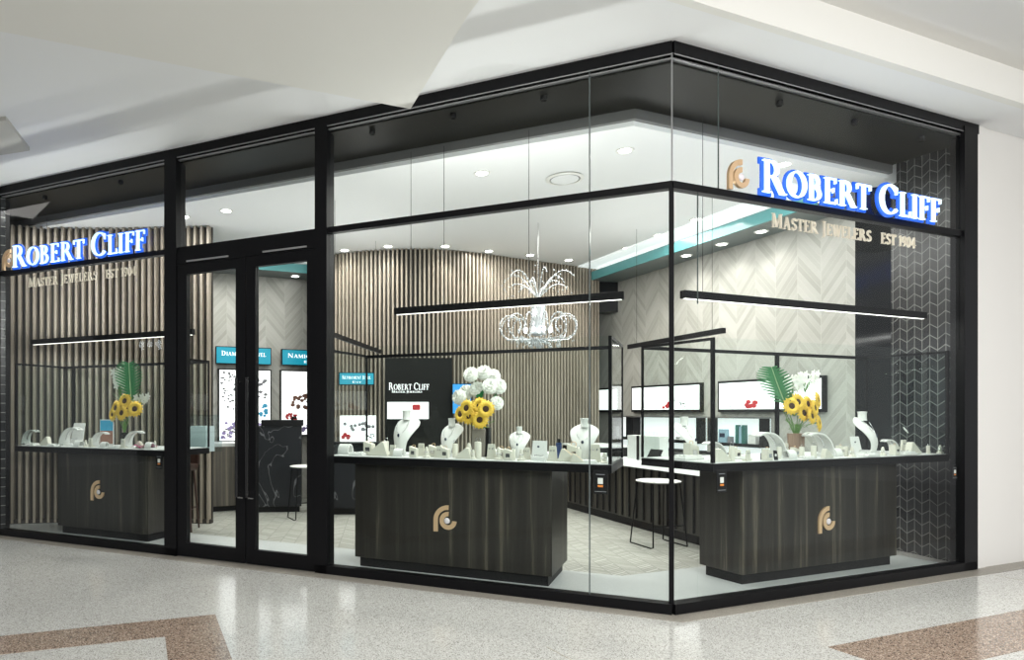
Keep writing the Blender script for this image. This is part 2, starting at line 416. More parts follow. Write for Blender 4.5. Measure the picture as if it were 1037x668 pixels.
# brown bands in the mall floor
def fp(px, py):
    Y = FL*EYE/(py-HY); return ((px-CX)/FL*Y, Y)
a_, b_, c_ = Vector(fp(0, 644)), Vector(fp(218, 622)), Vector(fp(218, 668))
ux = (b_-a_).normalized(); uy = Vector((ux.y, -ux.x))
P = lambda q: (b_+ux*q[0]+uy*q[1])[:]
struct('trim_4', MB().slab([P((-6, 0)), P((0, 0)), P((0, .36)), P((-6, .36))], 0, .002).slab([P((-.34, .36)), P((0, .36)), P((0, 4)), P((-.34, 4))], 0, .002), terrb)
a_, b_ = Vector(fp(838, 655)), Vector(fp(1037, 617)); ux = (b_-a_).normalized(); uy = Vector((ux.y, -ux.x)); b_ = a_
struct('trim_5', MB().slab([P((0, 0)), P((8, 0)), P((8, .46)), P((.0, .46))], 0, .002), terrb)
# thin joints in the terrazzo
jm = mat('brass_joint', (.42, .38, .30), .35, .3)
jb = MB()
for x0 in (-1.18, 3.4):
    p0 = FR.w(x0, -.2); p1 = FR.w(x0, -5)
    jb.slab([(p0.x, p0.y), (p0.x+.006, p0.y), (p1.x+.006, p1.y), (p1.x, p1.y)], 0, .001)
struct('trim_6', jb, jm)

# ------------------------------------------------------------------ mall ceiling and walls
HT = 3.905
struct('ceiling_mall', MB().box(-11, 9, -.34, 9.5, 3.93, 4.05), whitec, FR)['kind'] = 'structure'
struct('ceiling_fascia', MB().box(-3, 9, -.40, -.34, 3.93, 4.20), whitel, FR)
struct('ceiling_upper', MB().box(-3, 9, -4.2, -.40, 4.20, 4.3), white, FR)
k1, k2 = Vector((.185, 4.90)), Vector((.46, 3.75))
lbp = [k1[:], k2[:], (.46+.5, 3.75-1.6), (-9, 1.0), (k1-FR.u*9)[:]]
struct('ceiling_bulkhead', MB().slab(lbp, 3.60, 3.93), whitel)
# recessed access panel at far left
q = []
for px, py in ((-40, 128), (6, 121), (30, 152), (-40, 163)):
    Y = FL*(3.9-EYE)/(HY-py); q.append(((px-CX)/FL*Y, Y))
struct('ceiling_panel', MB().slab(q, 3.895, 3.93), mat('beige_panel', (.62, .61, .56), .7))
struct('wall_right_outer', MB().box(3.66, 9, 0, .06, 0, 3.93), white, FR)
struct('trim_7', MB().box(3.515, 3.66, -.012, .05, 0, 3.93), white, FR)

# ------------------------------------------------------------------ shop shell
struct('wall_right', MB().box(-6.4, 0, 0, .12, 0, 3.93), stone, FW)
struct('wall_side', MB().box(-.86, -.07, 0, .10, 0, 3.93), mosaic, FM)
p0 = FM.w(-.86, 0); p1 = FW.w(0, 0)
struct('wall_column', MB().slab([(p0.x, p0.y), (p1.x, p1.y), (p1.x+.3, p1.y+.1), (p0.x+.3, p0.y)], 0, 3.93), mirr)
struct('wall_back', MB().box(-6.2, 8, 6.92, 7.04, 0, 3.93), stone, FR)
FLW = Frame(FLt.w(FLt.x(3), .03)[:2], math.atan2(.86, -.50))
struct('wall_left', MB().box(0, 3.2, 0, .12, 0, 3.93), mosaic, FLW)
# black gloss soffit behind the glass head
sf = ring(.03, .66, z0=3.80, z1=3.93, xr=3.5)
struct('ceiling_soffit', sf, soff)
c0 = cornerpt(.78)
icm = whitec
struct('ceiling', MB().slab([FLt.w(-8.2, .78)[:2], c0[:], FR.w(3.9, .78)[:2], (5.6, 7.2), (4.2, 13.5), (-8.5, 13.5)], 3.70, 3.92), icm)
struct('trim_8', ring(.66, .70, z0=3.72, z1=3.93, xr=3.5), mat('grey_reveal', (.13, .13, .13), .4))
struct('trim_9', ring(.70, .775, z0=3.68, z1=3.93, xr=3.5), whitec)
# coves along the stone walls
def cove(fr, x0, x1, dw, nm):
    t = empty(nm, fr, 0, dw, 0); t['kind'] = 'structure'
    MB().box(x0, x1, -.50, 0, 3.505, 3.53).build('cove_soffit', dteal, t)
    MB().box(x0, x1, -.53, -.50, 3.50, 3.63).build('cove_fascia', teal, t)
    MB().box(x0, x1, -.80, -.40, 3.685, 3.70).build('cove_glow_strip', cove_glow, t)  # ceiling brightened by the cove, put in as a glowing strip
    MB().box(x0, x1, -.46, -.40, 3.53, 3.55).build('led_strip', led, t)
    return t
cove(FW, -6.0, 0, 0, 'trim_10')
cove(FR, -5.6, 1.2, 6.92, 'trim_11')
def downlight(fr, x, d, z, label, power=0, first=[], rad=.055):
    if not first:
        t = empty('downlight', fr, x, d, z)
        MB().lathe([(.045, -.004), (.075, -.008), (.08, 0), (.045, 0)], 24).build('trim_ring', whitel, t, smooth=True)
        MB().lathe([(.05, -.010), (.05, -.002)], 20).build('lens', dl, t)
        first.append(t)
    else: t = copy_tree(first[0]); place(t, fr, x, d, z)
    tag(t, label, 'ceiling light', 'recessed downlights in the shop ceiling')
    return t
def spot(loc, power, size=math.radians(110), col=(1, .95, .88), r=.06, blend=.8, aim=None):
    L = bpy.data.lights.new('downlight_lamp', 'SPOT'); L.energy = power; L.spot_size = size; L.spot_blend = blend; L.color = col; L.shadow_soft_size = r
    o = bpy.data.objects.new('downlight_lamp', L); COL.objects.link(o); o.location = loc
    if aim: o.rotation_euler = (Vector(aim)-Vector(loc)).to_track_quat('-Z', 'Y').to_euler()
    return o
def area(loc, power, sx, sy, rz=0, col=(1, 1, 1), aim=None):
    L = bpy.data.lights.new('area_lamp', 'AREA'); L.shape = 'RECTANGLE'; L.size = sx; L.size_y = sy; L.energy = power; L.color = col
    o = bpy.data.objects.new('area_lamp', L); COL.objects.link(o); o.location = loc; o.rotation_euler = (0, 0, rz)
    if aim: o.rotation_euler = (Vector(aim)-Vector(loc)).to_track_quat('-Z', 'Y').to_euler()
    return o
ZC = 3.70
def cpt(px, py, z=ZC):
    Y = FL*(z-EYE)/(HY-py); return ((px-CX)/FL*Y, Y)
dls = [((633, 152), 'bright round downlight above the glass corner, nearest the corner post', 60),
       ((488, 175), 'round downlight in the white ceiling, left of the round air diffuser', 60),
       ((229, 213), 'round downlight seen through the glass above the double doors', 60),
       ((794, 166), 'round downlight behind the lit sign on the right shopfront', 60),
       ((186, 219), 'small downlight just in front of the top of the left slat screen', 35),
       ((349, 253), 'small downlight by the slat screen, leftmost of its row beside the door post', 45),
       ((393, 249), 'small downlight by the slat screen, second from left in its row', 45),
       ((451, 249), 'small downlight by the slat screen, above the left half of the hanging light bar', 45),
       ((495, 254), 'small downlight by the slat screen, just left of the chandelier', 45),
       ((537, 258), 'small downlight by the slat screen, directly above the chandelier', 45),
       ((576, 263), 'small downlight by the slat screen, at its right end', 45),
       ((635, 251), 'small downlight between the glass corner joint and the slat screen end', 45),
       ((705, 222), 'small downlight before the cove, upper one right of the corner post', 45),
       ((667, 238), 'small downlight before the cove, lower one left of the corner post', 45)]
for (px, py), lab, pw in dls:
    x, y = cpt(px, py)
    downlight(FWorld, x, y, ZC, lab)
    spot((x, y, ZC-.03), pw*1.1)
for px, py, w in ((695, 261, 'nearest the corner post'), (731, 247, 'in the middle of the visible three'), (771, 233, 'nearest the sign')):
    x = FW.x(px, -.25)
    downlight(FW, x, -.25, 3.503, 'tiny downlight under the teal cove, '+w)
    spot(FW.w(x, -.25, 3.47), 18, math.radians(120))
xx = FR.x(299, 6.67)
downlight(FR, xx, 6.67, 3.503, 'tiny downlight under the cove, through the right door leaf')
# round air diffuser
x, y = cpt(572, 180)
t = empty('air_diffuser', FWorld, x, y, ZC); tag(t, 'round white air diffuser with concentric rings in the shop ceiling', 'air vent')
MB().lathe([(.17, 0), (.185, -.012), (.15, -.02), (.145, 0)], 40).build('outer_ring', whitel, t, smooth=True)
MB().lathe([(.02, -.004), (.115, -.028), (.135, -.018), (.10, -.001), (.02, 0)], 40).build('cone', whitec, t, smooth=True)
MB().lathe([(.145, -.002), (.145, -.001)], 40).build('dark_throat', greyp, t)
# added fill lamps under the ceiling to brighten the shop, no fixtures there
for x, y, p in ((-4.0, 7.7, 28), (-2.2, 7.6, 45), (0.2, 7.2, 60), (2.2, 7.6, 60), (-.5, 8.9, 45), (1.6, 9.2, 45), (3.4, 8.4, 55), (3.6, 6.6, 50), (-2.4, 9.2, 75)):
    area((x, y, 3.66), p*.54, .9, .9, 0, (1, .97, .93))

# ------------------------------------------------------------------ shopfront
TZ0, TZ1 = 2.925, 2.975
XL = FLt.x(-8)
XRr = 3.50
wL = empty('window_1', FLt); wL['kind'] = 'structure'
wR = empty('window_2', FR); wR['kind'] = 'structure'
m1a, m1b = FLt.x(168.5), FLt.x(180.5)
m2a, m2b = FLt.x(320.5), FLt.x(332.5)
# left front members
MB().box(XL-.3, 0, -.02, .06, HT-.055, HT+.03).build('head_frame', black, wL)
MB().box(XL-.3, 0, -.022, -.018, HT-.07, HT-.062).build('head_trim', trimg, wL)
MB().box(XL-.3, 0, .0, .03, HT-.09, HT-.08).build('head_trim', trimg, wL)
MB().box(XL-.3, 0, -.012, .05, TZ0, TZ1).build('transom_bar', black, wL)
MB().box(XL-.3, m1b, -.03, .06, 0, .075).build('sill', black, wL)
MB().box(m2a, 0, -.03, .06, 0, .075).build('sill', black, wL)
MB().box(m1a, m1b, -.03, .10, 0, HT-.05).build('mullion', black, wL)
MB().box(m2a, m2b, -.03, .10, 0, HT-.05).build('mullion', black, wL)
pe = FLt.x(5)
MB().box(pe-.22, pe-.06, -.03, .10, 0, HT-.05).build('end_mullion', black, wL)
G0, G1 = .004, .014
def pane(par, x0, x1, z0, z1): return MB().box(x0, x1, G0, G1, z0, z1).build('glass_pane', glass, par)
pane(wL, pe-.1, m1a, .07, TZ0); pane(wL, pe-.1, m1a, TZ1, HT-.05)
pane(wL, m1b, m2a, TZ1, HT-.05)
jx = FLt.x(597)
for a, b_ in ((m2b, jx-.003), (jx+.003, -.006)):
    pane(wL, a, b_, .07, TZ0); pane(wL, a, b_, TZ1, HT-.05)
jmz = mat('glass_edge', (.10, .12, .12), .2)
MB().box(jx-.004, jx+.004, 0, .016, .07, TZ0).build('glass_joint', jmz, wL)
MB().box(jx-.004, jx+.004, 0, .016, TZ1, HT-.05).build('glass_joint', jmz, wL)
MB().box(-.02, .012, -.012, .03, .07, TZ0).build('corner_post', black, wL)
MB().box(-.006, .004, -.004, .014, TZ1, HT-.05).build('corner_glass_joint', trimg, wL)
# right front members
MB().box(0, XRr+.05, -.02, .06, HT-.055, HT+.03).build('head_frame', black, wR)
MB().box(0, XRr, -.022, -.018, HT-.07, HT-.062).build('head_trim', trimg, wR)
MB().box(0, XRr, .0, .03, HT-.09, HT-.08).build('head_trim', trimg, wR)
MB().box(0, XRr, -.012, .05, TZ0, TZ1).build('transom_bar', black, wR)
MB().box(0, XRr, -.03, .06, 0, .075).build('sill', black, wR)
pr = FR.x(973)
MB().box(pr, XRr+.01, -.03, .08, 0, HT-.02).build('end_mullion', black, wR)
jr = FR.x(728.5)
for a, b_ in ((.006, jr-.003), (jr+.003, pr)): pane(wR, a, b_, TZ1, HT-.05)
MB().box(jr-.0015, jr+.0015, .004, .014, TZ1, HT-.05).build('glass_joint', jmz, wR)
jr2 = FR.x(707.5)
for a, b_ in ((.006, jr2-.003), (jr2+.003, pr)): pane(wR, a, b_, .07, TZ0)
MB().box(jr2-.0015, jr2+.0015, .004, .014, 2.15, TZ0).build('glass_joint', jmz, wR)
# floor spotlights reflected in head
# doors
dx = [FLt.x(v) for v in (180.5, 190.5, 240, 249.6, 250.4, 260, 312, 320.5)]
DT = FLt.z(333, 243)-.06
MB().box(m1b, m2a, -.02, .06, DT+.0, TZ0).build('door_header', black, wL)
ch = mat('brushed_aluminium', (.5, .5, .5), .35, .8)
MB().box(dx[1], dx[2]-.08, -.026, -.018, DT+.015, DT+.03).build('closer_cover', ch, wL)
MB().box(dx[5]+.08, dx[6], -.026, -.018, DT+.015, DT+.03).build('closer_cover', ch, wL)
for i, (a, b_, c, d, nm) in enumerate(((dx[0], dx[1], dx[2], dx[3], 'door_1'), (dx[4], dx[5], dx[6], dx[7], 'door_2'))):
    t = empty(nm, FLt); t['kind'] = 'structure'
    MB().box(a+.004, b_, -.02, .03, .012, DT-.005).build('stile', black, t); MB().box(c, d, -.02, .03, .012, DT-.005).build('stile', black, t)
    MB().box(b_, c, -.02, .03, DT-.10, DT-.005).build('top_rail', black, t); MB().box(b_, c, -.02, .03, .012, .14).build('bottom_rail', black, t)
    MB().box(b_, c, .002, .012, .14, DT-.10).build('glass_pane', glass, t)
    hx = (c+d)/2 if i == 0 else (a+b_)/2
    h = MB().tube([(hx, -.075, .62), (hx, -.075, 1.70)], .016, 12).build('pull_handle', mat('black_handle', (.012, .012, .013), .2), t, smooth=True)
    for z in (.66, 1.66): MB().tube([(hx, -.075, z), (hx, -.02, z)], .009, 8).build('handle_bracket', steel, h)
    MB().box(hx-.03, hx+.03, -.024, -.019, .60, .612).build('lock_strip', steel, t)

# ------------------------------------------------------------------ signs on the glass
def shop_sign(fr, xa, xb, xs0, xs1, lgx, label, sx, st, gapfrac):
    t = empty('shop_sign', fr, xs0, 0, TZ1); tag(t, label, 'sign')
    W = xs1-xs0
    letters(t, 'ROBERT CLIFF', 0, 0.008, W, .235, faceM, -.075, -.055, halo=(.085, -.05, -.038, haloM))
    logo(t, lgx[0]-xs0, .105, .225, -.018, .004, gold)
    # supporting line of smaller letters below the bar
    z = -.215
    a, b_, c, d = (v-xs0 for v in sx)
    letters(t, 'MASTER JEWELERS', a, z, b_-a, .105, sgold, -.008, .004, part='small_letter', small=.86, e=.004)
    letters(t, 'EST 1904', c, z, d-c, .088, sgold, -.008, .004, part='small_letter', small=1, e=.004)
    L = area(fr.w((xs0+xs1)/2, -.03, TZ1+.10), 3, W, .12, col=(.02, .15, 1)); L.rotation_euler = (PI/2+PI, 0, fr.a); L.data.name = 'sign_halo_lamp'
    return t
R = lambda px: FR.x(px); L_ = lambda px: FLt.x(px)
shop_sign(FR, 0, 0, R(764), R(944), (R(749.5),), 'blue-lit white shopfront lettering with gold monogram on the right shopfront', (R(781), R(882), R(892), R(927)), None, 0)
shop_sign(FLt, 0, 0, L_(18), L_(152), (L_(11),), 'blue-lit white shopfront lettering with monogram on the far left window bay', (L_(29), L_(98), L_(107), L_(138)), None, 0)

# ------------------------------------------------------------------ slat screens
def slat_screen(pts, pitch, z1, label, w=.022, dep=.06, rail=False):
    t = empty('slat_screen', FWorld, pts[0][0], pts[0][1]); tag(t, label, 'slat screen')
    # smooth path
    P = [Vector(p) for p in pts]; path = []
    ext = [P[0]*2-P[1]]+P+[P[-1]*2-P[-2]]
    for i in range(1, len(ext)-2):
        for k in range(24):
            u = k/24; a, b_, c, d = ext[i-1:i+3]
            path.append(.5*((2*b_)+(c-a)*u+(2*a-5*b_+4*c-d)*u*u+(3*b_-a-3*c+d)*u**3))
    path.append(P[-1]); org = P[0]
    sl = MB(); acc = 0; nxt = 0
    for i in range(len(path)-1):
        seg = (path[i+1]-path[i]); Ls = seg.length; tt = seg/Ls; nn = Vector((-tt.y, tt.x))
        while nxt <= acc+Ls:
            c = path[i]+tt*(nxt-acc)-org
            q = [c-tt*w/2, c+tt*w/2, c+tt*w/2-nn*dep, c-tt*w/2-nn*dep]
            sl.slab([v[:] for v in q], .02, z1); nxt += pitch
        acc += Ls
    sl.build('slats', slatw, t)
    bk = MB()
    off = []
    for i, p in enumerate(path):
        a = path[max(0, i-1)]; b_ = path[min(len(path)-1, i+1)]; tt = (b_-a).normalized(); nn = Vector((-tt.y, tt.x))
        off.append((p-org+nn*.005, p-org+nn*.03))
    for i in range(len(off)-1): bk.slab([off[i][0][:], off[i+1][0][:], off[i+1][1][:], off[i][1][:]], 0, z1)
    bk.build('backing', slatd, t)
    if rail:
        rb = MB()
        for i in range(len(path)-1):
            for z0_, z1_ in ((.0, .06),):
                a = path[i]-org; b_ = path[i+1]-org; tt = (b_-a).normalized(); nn = Vector((-tt.y, tt.x))
                rb.slab([a[:], b_[:], (b_-nn*.07)[:], (a-nn*.07)[:]], z0_, z1_)
        rb.build('bottom_rail', slatd, t)
    return t
def cp2(px, py): return cpt(px, py)
mid = [cp2(319, 259.5), cp2(335, 258), cp2(380, 253.5), cp2(430, 252), cp2(480, 256), cp2(520, 261.5), cp2(560, 267), cp2(606, 272.5)]
slat_screen(mid, .062, 3.695, 'curved floor-to-ceiling taupe slat screen behind the middle showcase', .024)
slat_screen([(-4.85, 8.28), (-4.1, 8.42), (-3.3, 8.46), (-2.6, 8.40), (-2.15, 8.36)], .084, 3.69, 'tall taupe slat screen behind the far left showcase', .028, .08, rail=True)
# dark panels between screen and stone wall
a = cp2(606, 273)
struct('wall_panel', MB().box(0.02, .42, 0, .3, 3.02, 3.70), mirr, Frame(a, .12))

# ------------------------------------------------------------------ showcases
Z0, Z1, ZT = .935, 1.003, 1.955
def showcase(fr, x0, x1, d0, d1, label, posts=(), bx0=None, bx1=None):
    """black ledge, white deck, black posts and rails, clear glass"""
    t = empty('showcase', fr, (x0+x1)/2, (d0+d1)/2, Z0); tag(t, label, 'showcase')
    w, dp = (x1-x0)/2, (d1-d0)/2; h = ZT-Z0; k = Z1-Z0
    MB().box(-w, w, -dp, dp, 0, k-.006).build('ledge', black, t, bevel=.003)
    MB().box(-w+.02, w-.02, -dp+.02, dp-.02, k-.006, k).build('deck', deckm, t)
    p = .024
    for sx, sy in ((-1, -1), (1, -1), (-1, 1), (1, 1)):
        q = p if sy < 0 else .016
        xa, xb = (-w, -w+q) if sx < 0 else (w-q, w)
        ya, yb = (-dp, -dp+q) if sy < 0 else (dp-q, dp)
        MB().box(xa, xb, ya, yb, k, h).build('post', black, t)
    MB().box(-w+.016, w-.016, dp-.016, dp, h-.03, h).build('back_rail', black, t)
    MB().box(-w, -w+.018, -dp+p, dp-.016, h-.022, h).build('side_rail', black, t)
    MB().box(w-.018, w, -dp+p, dp-.016, h-.022, h).build('side_rail', black, t)
    g = .006
    MB().box(-w+p, w-p, -dp+.006, -dp+.006+g, k, h).build('front_glass', cglass, t)
    MB().box(-w+.016, w-.016, dp-.014, dp-.014+g, k, h-.03).build('back_glass', cglass, t)
    MB().box(-w+.006, -w+.006+g, -dp+p, dp-.016, k, h-.022).build('side_glass', cglass, t)
    MB().box(w-.012, w-.006, -dp+p, dp-.016, k, h-.022).build('side_glass', cglass, t)
    for px_ in posts:
        MB().box(px_-(x0+x1)/2-.012, px_-(x0+x1)/2+.012, dp-.02, dp+.012, k, h).build('post', black, t)
    return t
def counter(fr, x0, x1, d0, d1, label, lx, lz, lh=.225):
    t = empty('display_counter', fr, (x0+x1)/2, (d0+d1)/2, 0.012); tag(t, label, 'counter')
    w, dp = (x1-x0)/2, (d1-d0)/2
    MB().box(-w, w, -dp, dp, .085, Z0-.012).build('body', wood, t, bevel=.003)
    MB().box(-w+.035, w-.035, -dp+.035, dp-.035, 0, .085).build('plinth', blacks, t)
    lg = logo(t, lx-(x0+x1)/2, lz-.012, lh, -dp-.012, -dp, gold)
    return t
# middle
D0 = .19
ms0, ms1 = FLt.x(330, D0), FLt.x(619.5, D0)
mc0, mc1 = FLt.x(359.5, .31), FLt.x(559, .31)
showcase(FLt, ms0, ms1, D0, D0+.80, 'large glass jewellery showcase on a black ledge, middle one left of the glass corner')
counter(FLt, mc0, mc1, .31, .31+.66, 'dark veneer counter with gold monogram, middle one between doors and glass corner', FLt.x(454, .31), FLt.z(454, 527, .31))
# right
rs0, rs1 = FR.x(722, .235), 3.605
rc0, rc1 = FR.x(752, .33), FR.x(908, .33)
showcase(FR, rs0, rs1, .235, .235+.74, 'glass jewellery showcase on a black ledge in the right shopfront window', posts=(FR.x(787, .97),))
counter(FR, rc0, rc1, .33, .33+.42, 'dark veneer counter with gold monogram under the right showcase', FR.x(838.5, .33), FR.z(838.5, 527.5, .33))
# far left
ls0, ls1 = FLt.x(15, D0), FLt.x(168.5, D0)
lc0, lc1 = FLt.x(58.5, .33), FLt.x(150, .33)
showcase(FLt, ls0, ls1, D0, D0+.66, 'glass jewellery showcase on a black ledge in the far left window', posts=(FLt.x(75, D0+.66),))
counter(FLt, lc0, lc1, .33, .33+.50, 'dark veneer counter with gold monogram in the far left window', FLt.x(101, .33), FLt.z(101, 498, .33))

# hanging light bars
def light_bar(fr, x0, x1, d, z, label, cat='light bar', wires=(.2, .8), h=.06, w=.05, power=30, up=11, lit=True):
    t = empty('light_bar', fr, x0, d, z); tag(t, label, cat)
    Ln = x1-x0
    MB().box(0, Ln, -w/2, w/2, 0, h).build('housing', blacks, t, bevel=.002)
    MB().box(.02, Ln-.02, -w/2+.014, w/2-.014, -.003, 0).build('led_diffuser', led if lit else greyp, t)
    for q in wires: MB().tube([(Ln*q, 0, h), (Ln*q, 0, ZC-z-.002)], .0022, 6).build('suspension_wire', blacks, t)
    if power:
        A = area(fr.w((x0+x1)/2, d, z-.02), power, Ln*.95, .03, fr.a, (1, .985, .96))
        U = area(fr.w((x0+x1)/2, d, z+h+.03), up, Ln*.9, .04, fr.a, (1, .99, .97)); U.rotation_euler = (PI, 0, fr.a)  # uplight added to brighten the shop ceiling, no upper lens on the bar
    return t
bz = 2.262
light_bar(FLt, FLt.x(400, .48), FLt.x(632, .48), .48, bz, 'black linear light bar hung above the middle showcase', wires=(.08, .24, .62), power=20, up=20)
light_bar(FR, FR.x(691, .38), FR.x(936, .38), .38, bz, 'black linear light bar hung above the right showcase', wires=(.07,), power=20)
light_bar(FLt, FLt.x(33, .5), FLt.x(196, .5), .5, 2.20, 'black linear light bar hung above the far left showcase', wires=(.1, .9), power=12, up=22)
fp1 = Frame((3.48, 6.9), math.atan2(1.75, -.34))
light_bar(fp1, 0, 1.78, 0, 2.20, 'slim black pendant bar running back over the sales desk behind the glass corner', wires=(.1, .9), h=.055, power=6, lit=False)
fp2 = Frame((-.60, 7.1), math.atan2(2.5, .60))
light_bar(fp2, 0, 2.25, 0, 2.20, 'slim black pendant bar running back over the left end of the middle showcase', wires=(.1, .9), h=.05, w=.04, power=3, lit=False)

# small counter notices
def notice(fr, px, py, label, s=1.0):
    x = fr.x(px, .02); z = fr.z(px, py, .02)
    t = empty('window_notice', fr, x, .02, z); tag(t, label, 'notice')
    w, h = .05*s, .085*s
    MB().box(-w, w, 0, .004, -h, h).build('card', blacks, t)
    MB().box(-w*.36, w*.36, -.002, 0, -h*.15, h*.35).build('white_square', whiteL, t)
    MB().box(-w*.36, w*.36, -.002, 0, -h*.42, -h*.25).build('orange_bar', orange, t)
    MB().box(-w*.6, w*.6, -.002, 0, h*.62, h*.68).build('heading_line', greyp, t)
    MB().box(-w*.8, w*.8, -.002, 0, -h*.82, -h*.77).build('footer_line', greyp, t)
notice(FLt, 608, 488, 'small black notice on the glass below the right end of the middle showcase')
notice(FR, 731, 487, 'small black notice on the glass by the left end of the right showcase', .95)
notice(FR, 967, 478, 'small black notice beside the right end frame of the right window', .7)
notice(FLt, 161, 467, 'small black notice by the post left of the double doors', .85)

# ------------------------------------------------------------------ showcase contents
def bib(u, v, W=.205, H=.30):
    x = (v-.5)*2
    z = u*H*.86
    K = ((0, .42), (.15, .44), (.35, .56), (.55, .80), (.72, .98), (.82, 1.0), (.90, .84), (.96, .55), (1.0, .34))
    for (u0, w0), (u1, w1) in zip(K, K[1:]):
        if u <= u1+1e-6:
            q = (u-u0)/(u1-u0); wv = w0+(w1-w0)*q; break
    w = W/2*wv
    y = -.03*math.sin(u*PI)+.10*u**2.2 + abs(x)**2*w*.5
    return (x*w, y, z)
def make_bust(m=whiteL):
    t = empty('necklace_bust')
    MB().grid(lambda u, v: bib(u, v), 14, 12, -.006).build('bib', m, t, smooth=True)
    MB().lathe([(.030, .235), (.027, .255), (.027, .285), (.031, .300), (.0, .302)], 16, (0, .075, 0)).build('neck', m, t, smooth=True)
    MB().box(-.045, .045, -.02, .14, 0, .008).build('foot', m, t)
    ch = MB(); pts = []
    for k in range(13):
        a = PI*k/12; pts.append((.048*math.cos(a), .042-.042*math.sin(a), .225-.085*math.sin(a)))
    ch.tube(pts, .0012, 5).build('chain', silver, t)
    MB().ball((0, -.012, .132), .010, 8, 6, (1, .5, 1.3)).build('pendant', darkgem, t, smooth=True)
    return t
def make_arc(m=whiteL):
    t = empty('necklace_ramp')
    def f(u, v):
        a = math.radians(-8+u*128); r = .15
        w = .075*(1-.45*u)
        return (r*math.cos(a)-.10, (v-.5)*2*w*.9, r*math.sin(a)+.03)
    MB().grid(f, 16, 6, .012).build('curved_ramp', m, t, smooth=True)
    MB().box(.0, .08, -.06, .06, 0, .02).build('foot', m, t)
    MB().tube([(-.10-.02+.15*math.cos(math.radians(a))*1.05, 0, .03+.157*math.sin(math.radians(a))) for a in range(10, 115, 10)], .003, 6).build('necklace', silver, t)
    return t
def make_ringfinger(m=cream):
    t = empty('ring_stand')
    MB().lathe([(.022, 0), (.022, .006), (.013, .012), (.010, .045), (.006, .058), (0, .06)], 14).build('finger', m, t, smooth=True)
    MB().tube([(.0125*math.cos(a*PI/6), .0125*math.sin(a*PI/6), .030) for a in range(13)], .0018, 5).build('ring', silver, t)
    MB().ball((0, -.014, .031), .0035, 6, 4).build('stone', gemw, t)
    return t
def make_block(m=cream):
    t = empty('ring_block')
    MB().prism([(-.028, 0), (.028, 0), (.028, .062), (-.028, .080)], -.024, .024).build('block', m, t, bevel=.004)
    MB().tube([(.012*math.cos(a*PI/6), 0, .078+.012*math.sin(a*PI/6)) for a in range(13)], .0018, 5).build('ring', gold, t)
    MB().box(-.014, .014, -.0255, -.024, .02, .045).build('inset', silver, t)
    return t
def make_pair(m=cream):
    t = empty('earring_stand')
    MB().prism([(-.03, 0), (.03, 0), (.022, .095), (-.022, .095)], -.012, .0).build('panel', m, t, bevel=.002)
    MB().box(-.034, .034, -.02, .03, 0, .012).build('foot', m, t)
    for s_ in (-1, 1): MB().ball((s_*.010, -.015, .066), .0045, 6, 4, (1, 1, 1.6)).build('earring', silver, t)
    return t
def make_cuff(m=whiteL):
    t = empty('bracelet_cushion')
    vs = []
    MB().grid(lambda u, v: ((v-.5)*.09, -.035*math.cos(u*PI), .055*math.sin(u*PI)+.012), 10, 4, .01).build('cushion', m, t, smooth=True)
    MB().box(-.05, .05, -.04, .04, 0, .012).build('base', m, t, bevel=.002)
    MB().tube([(0, -.041*math.cos(u*PI/10), .012+.061*math.sin(u*PI/10)) for u in range(11)], .003, 6).build('bracelet', silver, t)
    return t
def make_ramp(m=cream):
    t = empty('bracelet_ramp')
    MB().prism([(-.07, 0), (.05, 0), (.06, .012), (-.03, .085), (-.045, .08)], -.022, .022).build('wedge', m, t, bevel=.003)
    MB().tube([(.05, -.01, .02), (.02, -.013, .046), (-.025, -.01, .083)], .0025, 6).build('bracelet', gold, t)
    return t
def make_tray(m=whiteL):
    t = empty('ring_tray')
    MB().box(-.07, .07, -.045, .045, 0, .014).build('tray', m, t, bevel=.003)
    q = MB()
    for i in range(3): q.tube([(-.06, -.03+.03*i, .017), (.06, -.03+.03*i, .017)], .009, 8)
    q.build('ring_roll', m, t)
    for i in range(3): MB().ball((-.035+.035*i, -.0, .028), .005, 6, 4).build('stone', silver, t)
    return t
def make_card(m=whiteL):
    t = empty('display_card')
    MB().grid(lambda u, v: ((v-.5)*.12*(1-.1*u), .03*u, .0+.15*u), 1, 1, -.004).build('card', m, t)
    MB().ball((-.01, .016, .105), .007, 8, 5, (1.4, .4, 1)).build('stud', darkgem, t)
    MB().box(-.05, .05, -.04, .0, 0, .03).build('foot', m, t)
    b_ = MB().tube([(-.035, -.03, .036), (-.01, -.04, .045), (.02, -.03, .038), (.04, -.02, .042)], .004, 6).build('bracelet', silver, t)
    return t
def make_pillar(m=cream):
    t = empty('ring_pillar')
    MB().lathe([(.019, 0), (.019, .09), (.017, .094), (0, .095)], 16).build('pillar', m, t, smooth=True)
    MB().tube([(.012*math.cos(a*PI/6), 0, .105+.012*math.sin(a*PI/6)) for a in range(13)], .0018, 5).build('ring', silver, t)
    return t
MAKE = dict(bust=make_bust, arc=make_arc, ring=make_ringfinger, block=make_block, pair=make_pair, cuff=make_cuff, ramp=make_ramp, tray=make_tray, card=make_card, pillar=make_pillar)
DESC = dict(bust='white necklace bust with small dark pendant', arc='white curved necklace ramp', ring='slim cream ring finger with silver ring',
            block='cream slanted block holding a gold ring', pair='cream earring stand with a silver pair', cuff='white rounded bracelet cushion',
            ramp='cream sloping bracelet ramp', tray='low white tray with ring rolls', card='white leaning card with dark stud', pillar='round cream pillar with a ring on top')
CATG = dict(bust='necklace bust', arc='necklace stand', ring='ring stand', block='ring stand', pair='earring stand', cuff='bracelet stand', ramp='bracelet stand', tray='tray', card='display card', pillar='ring stand')
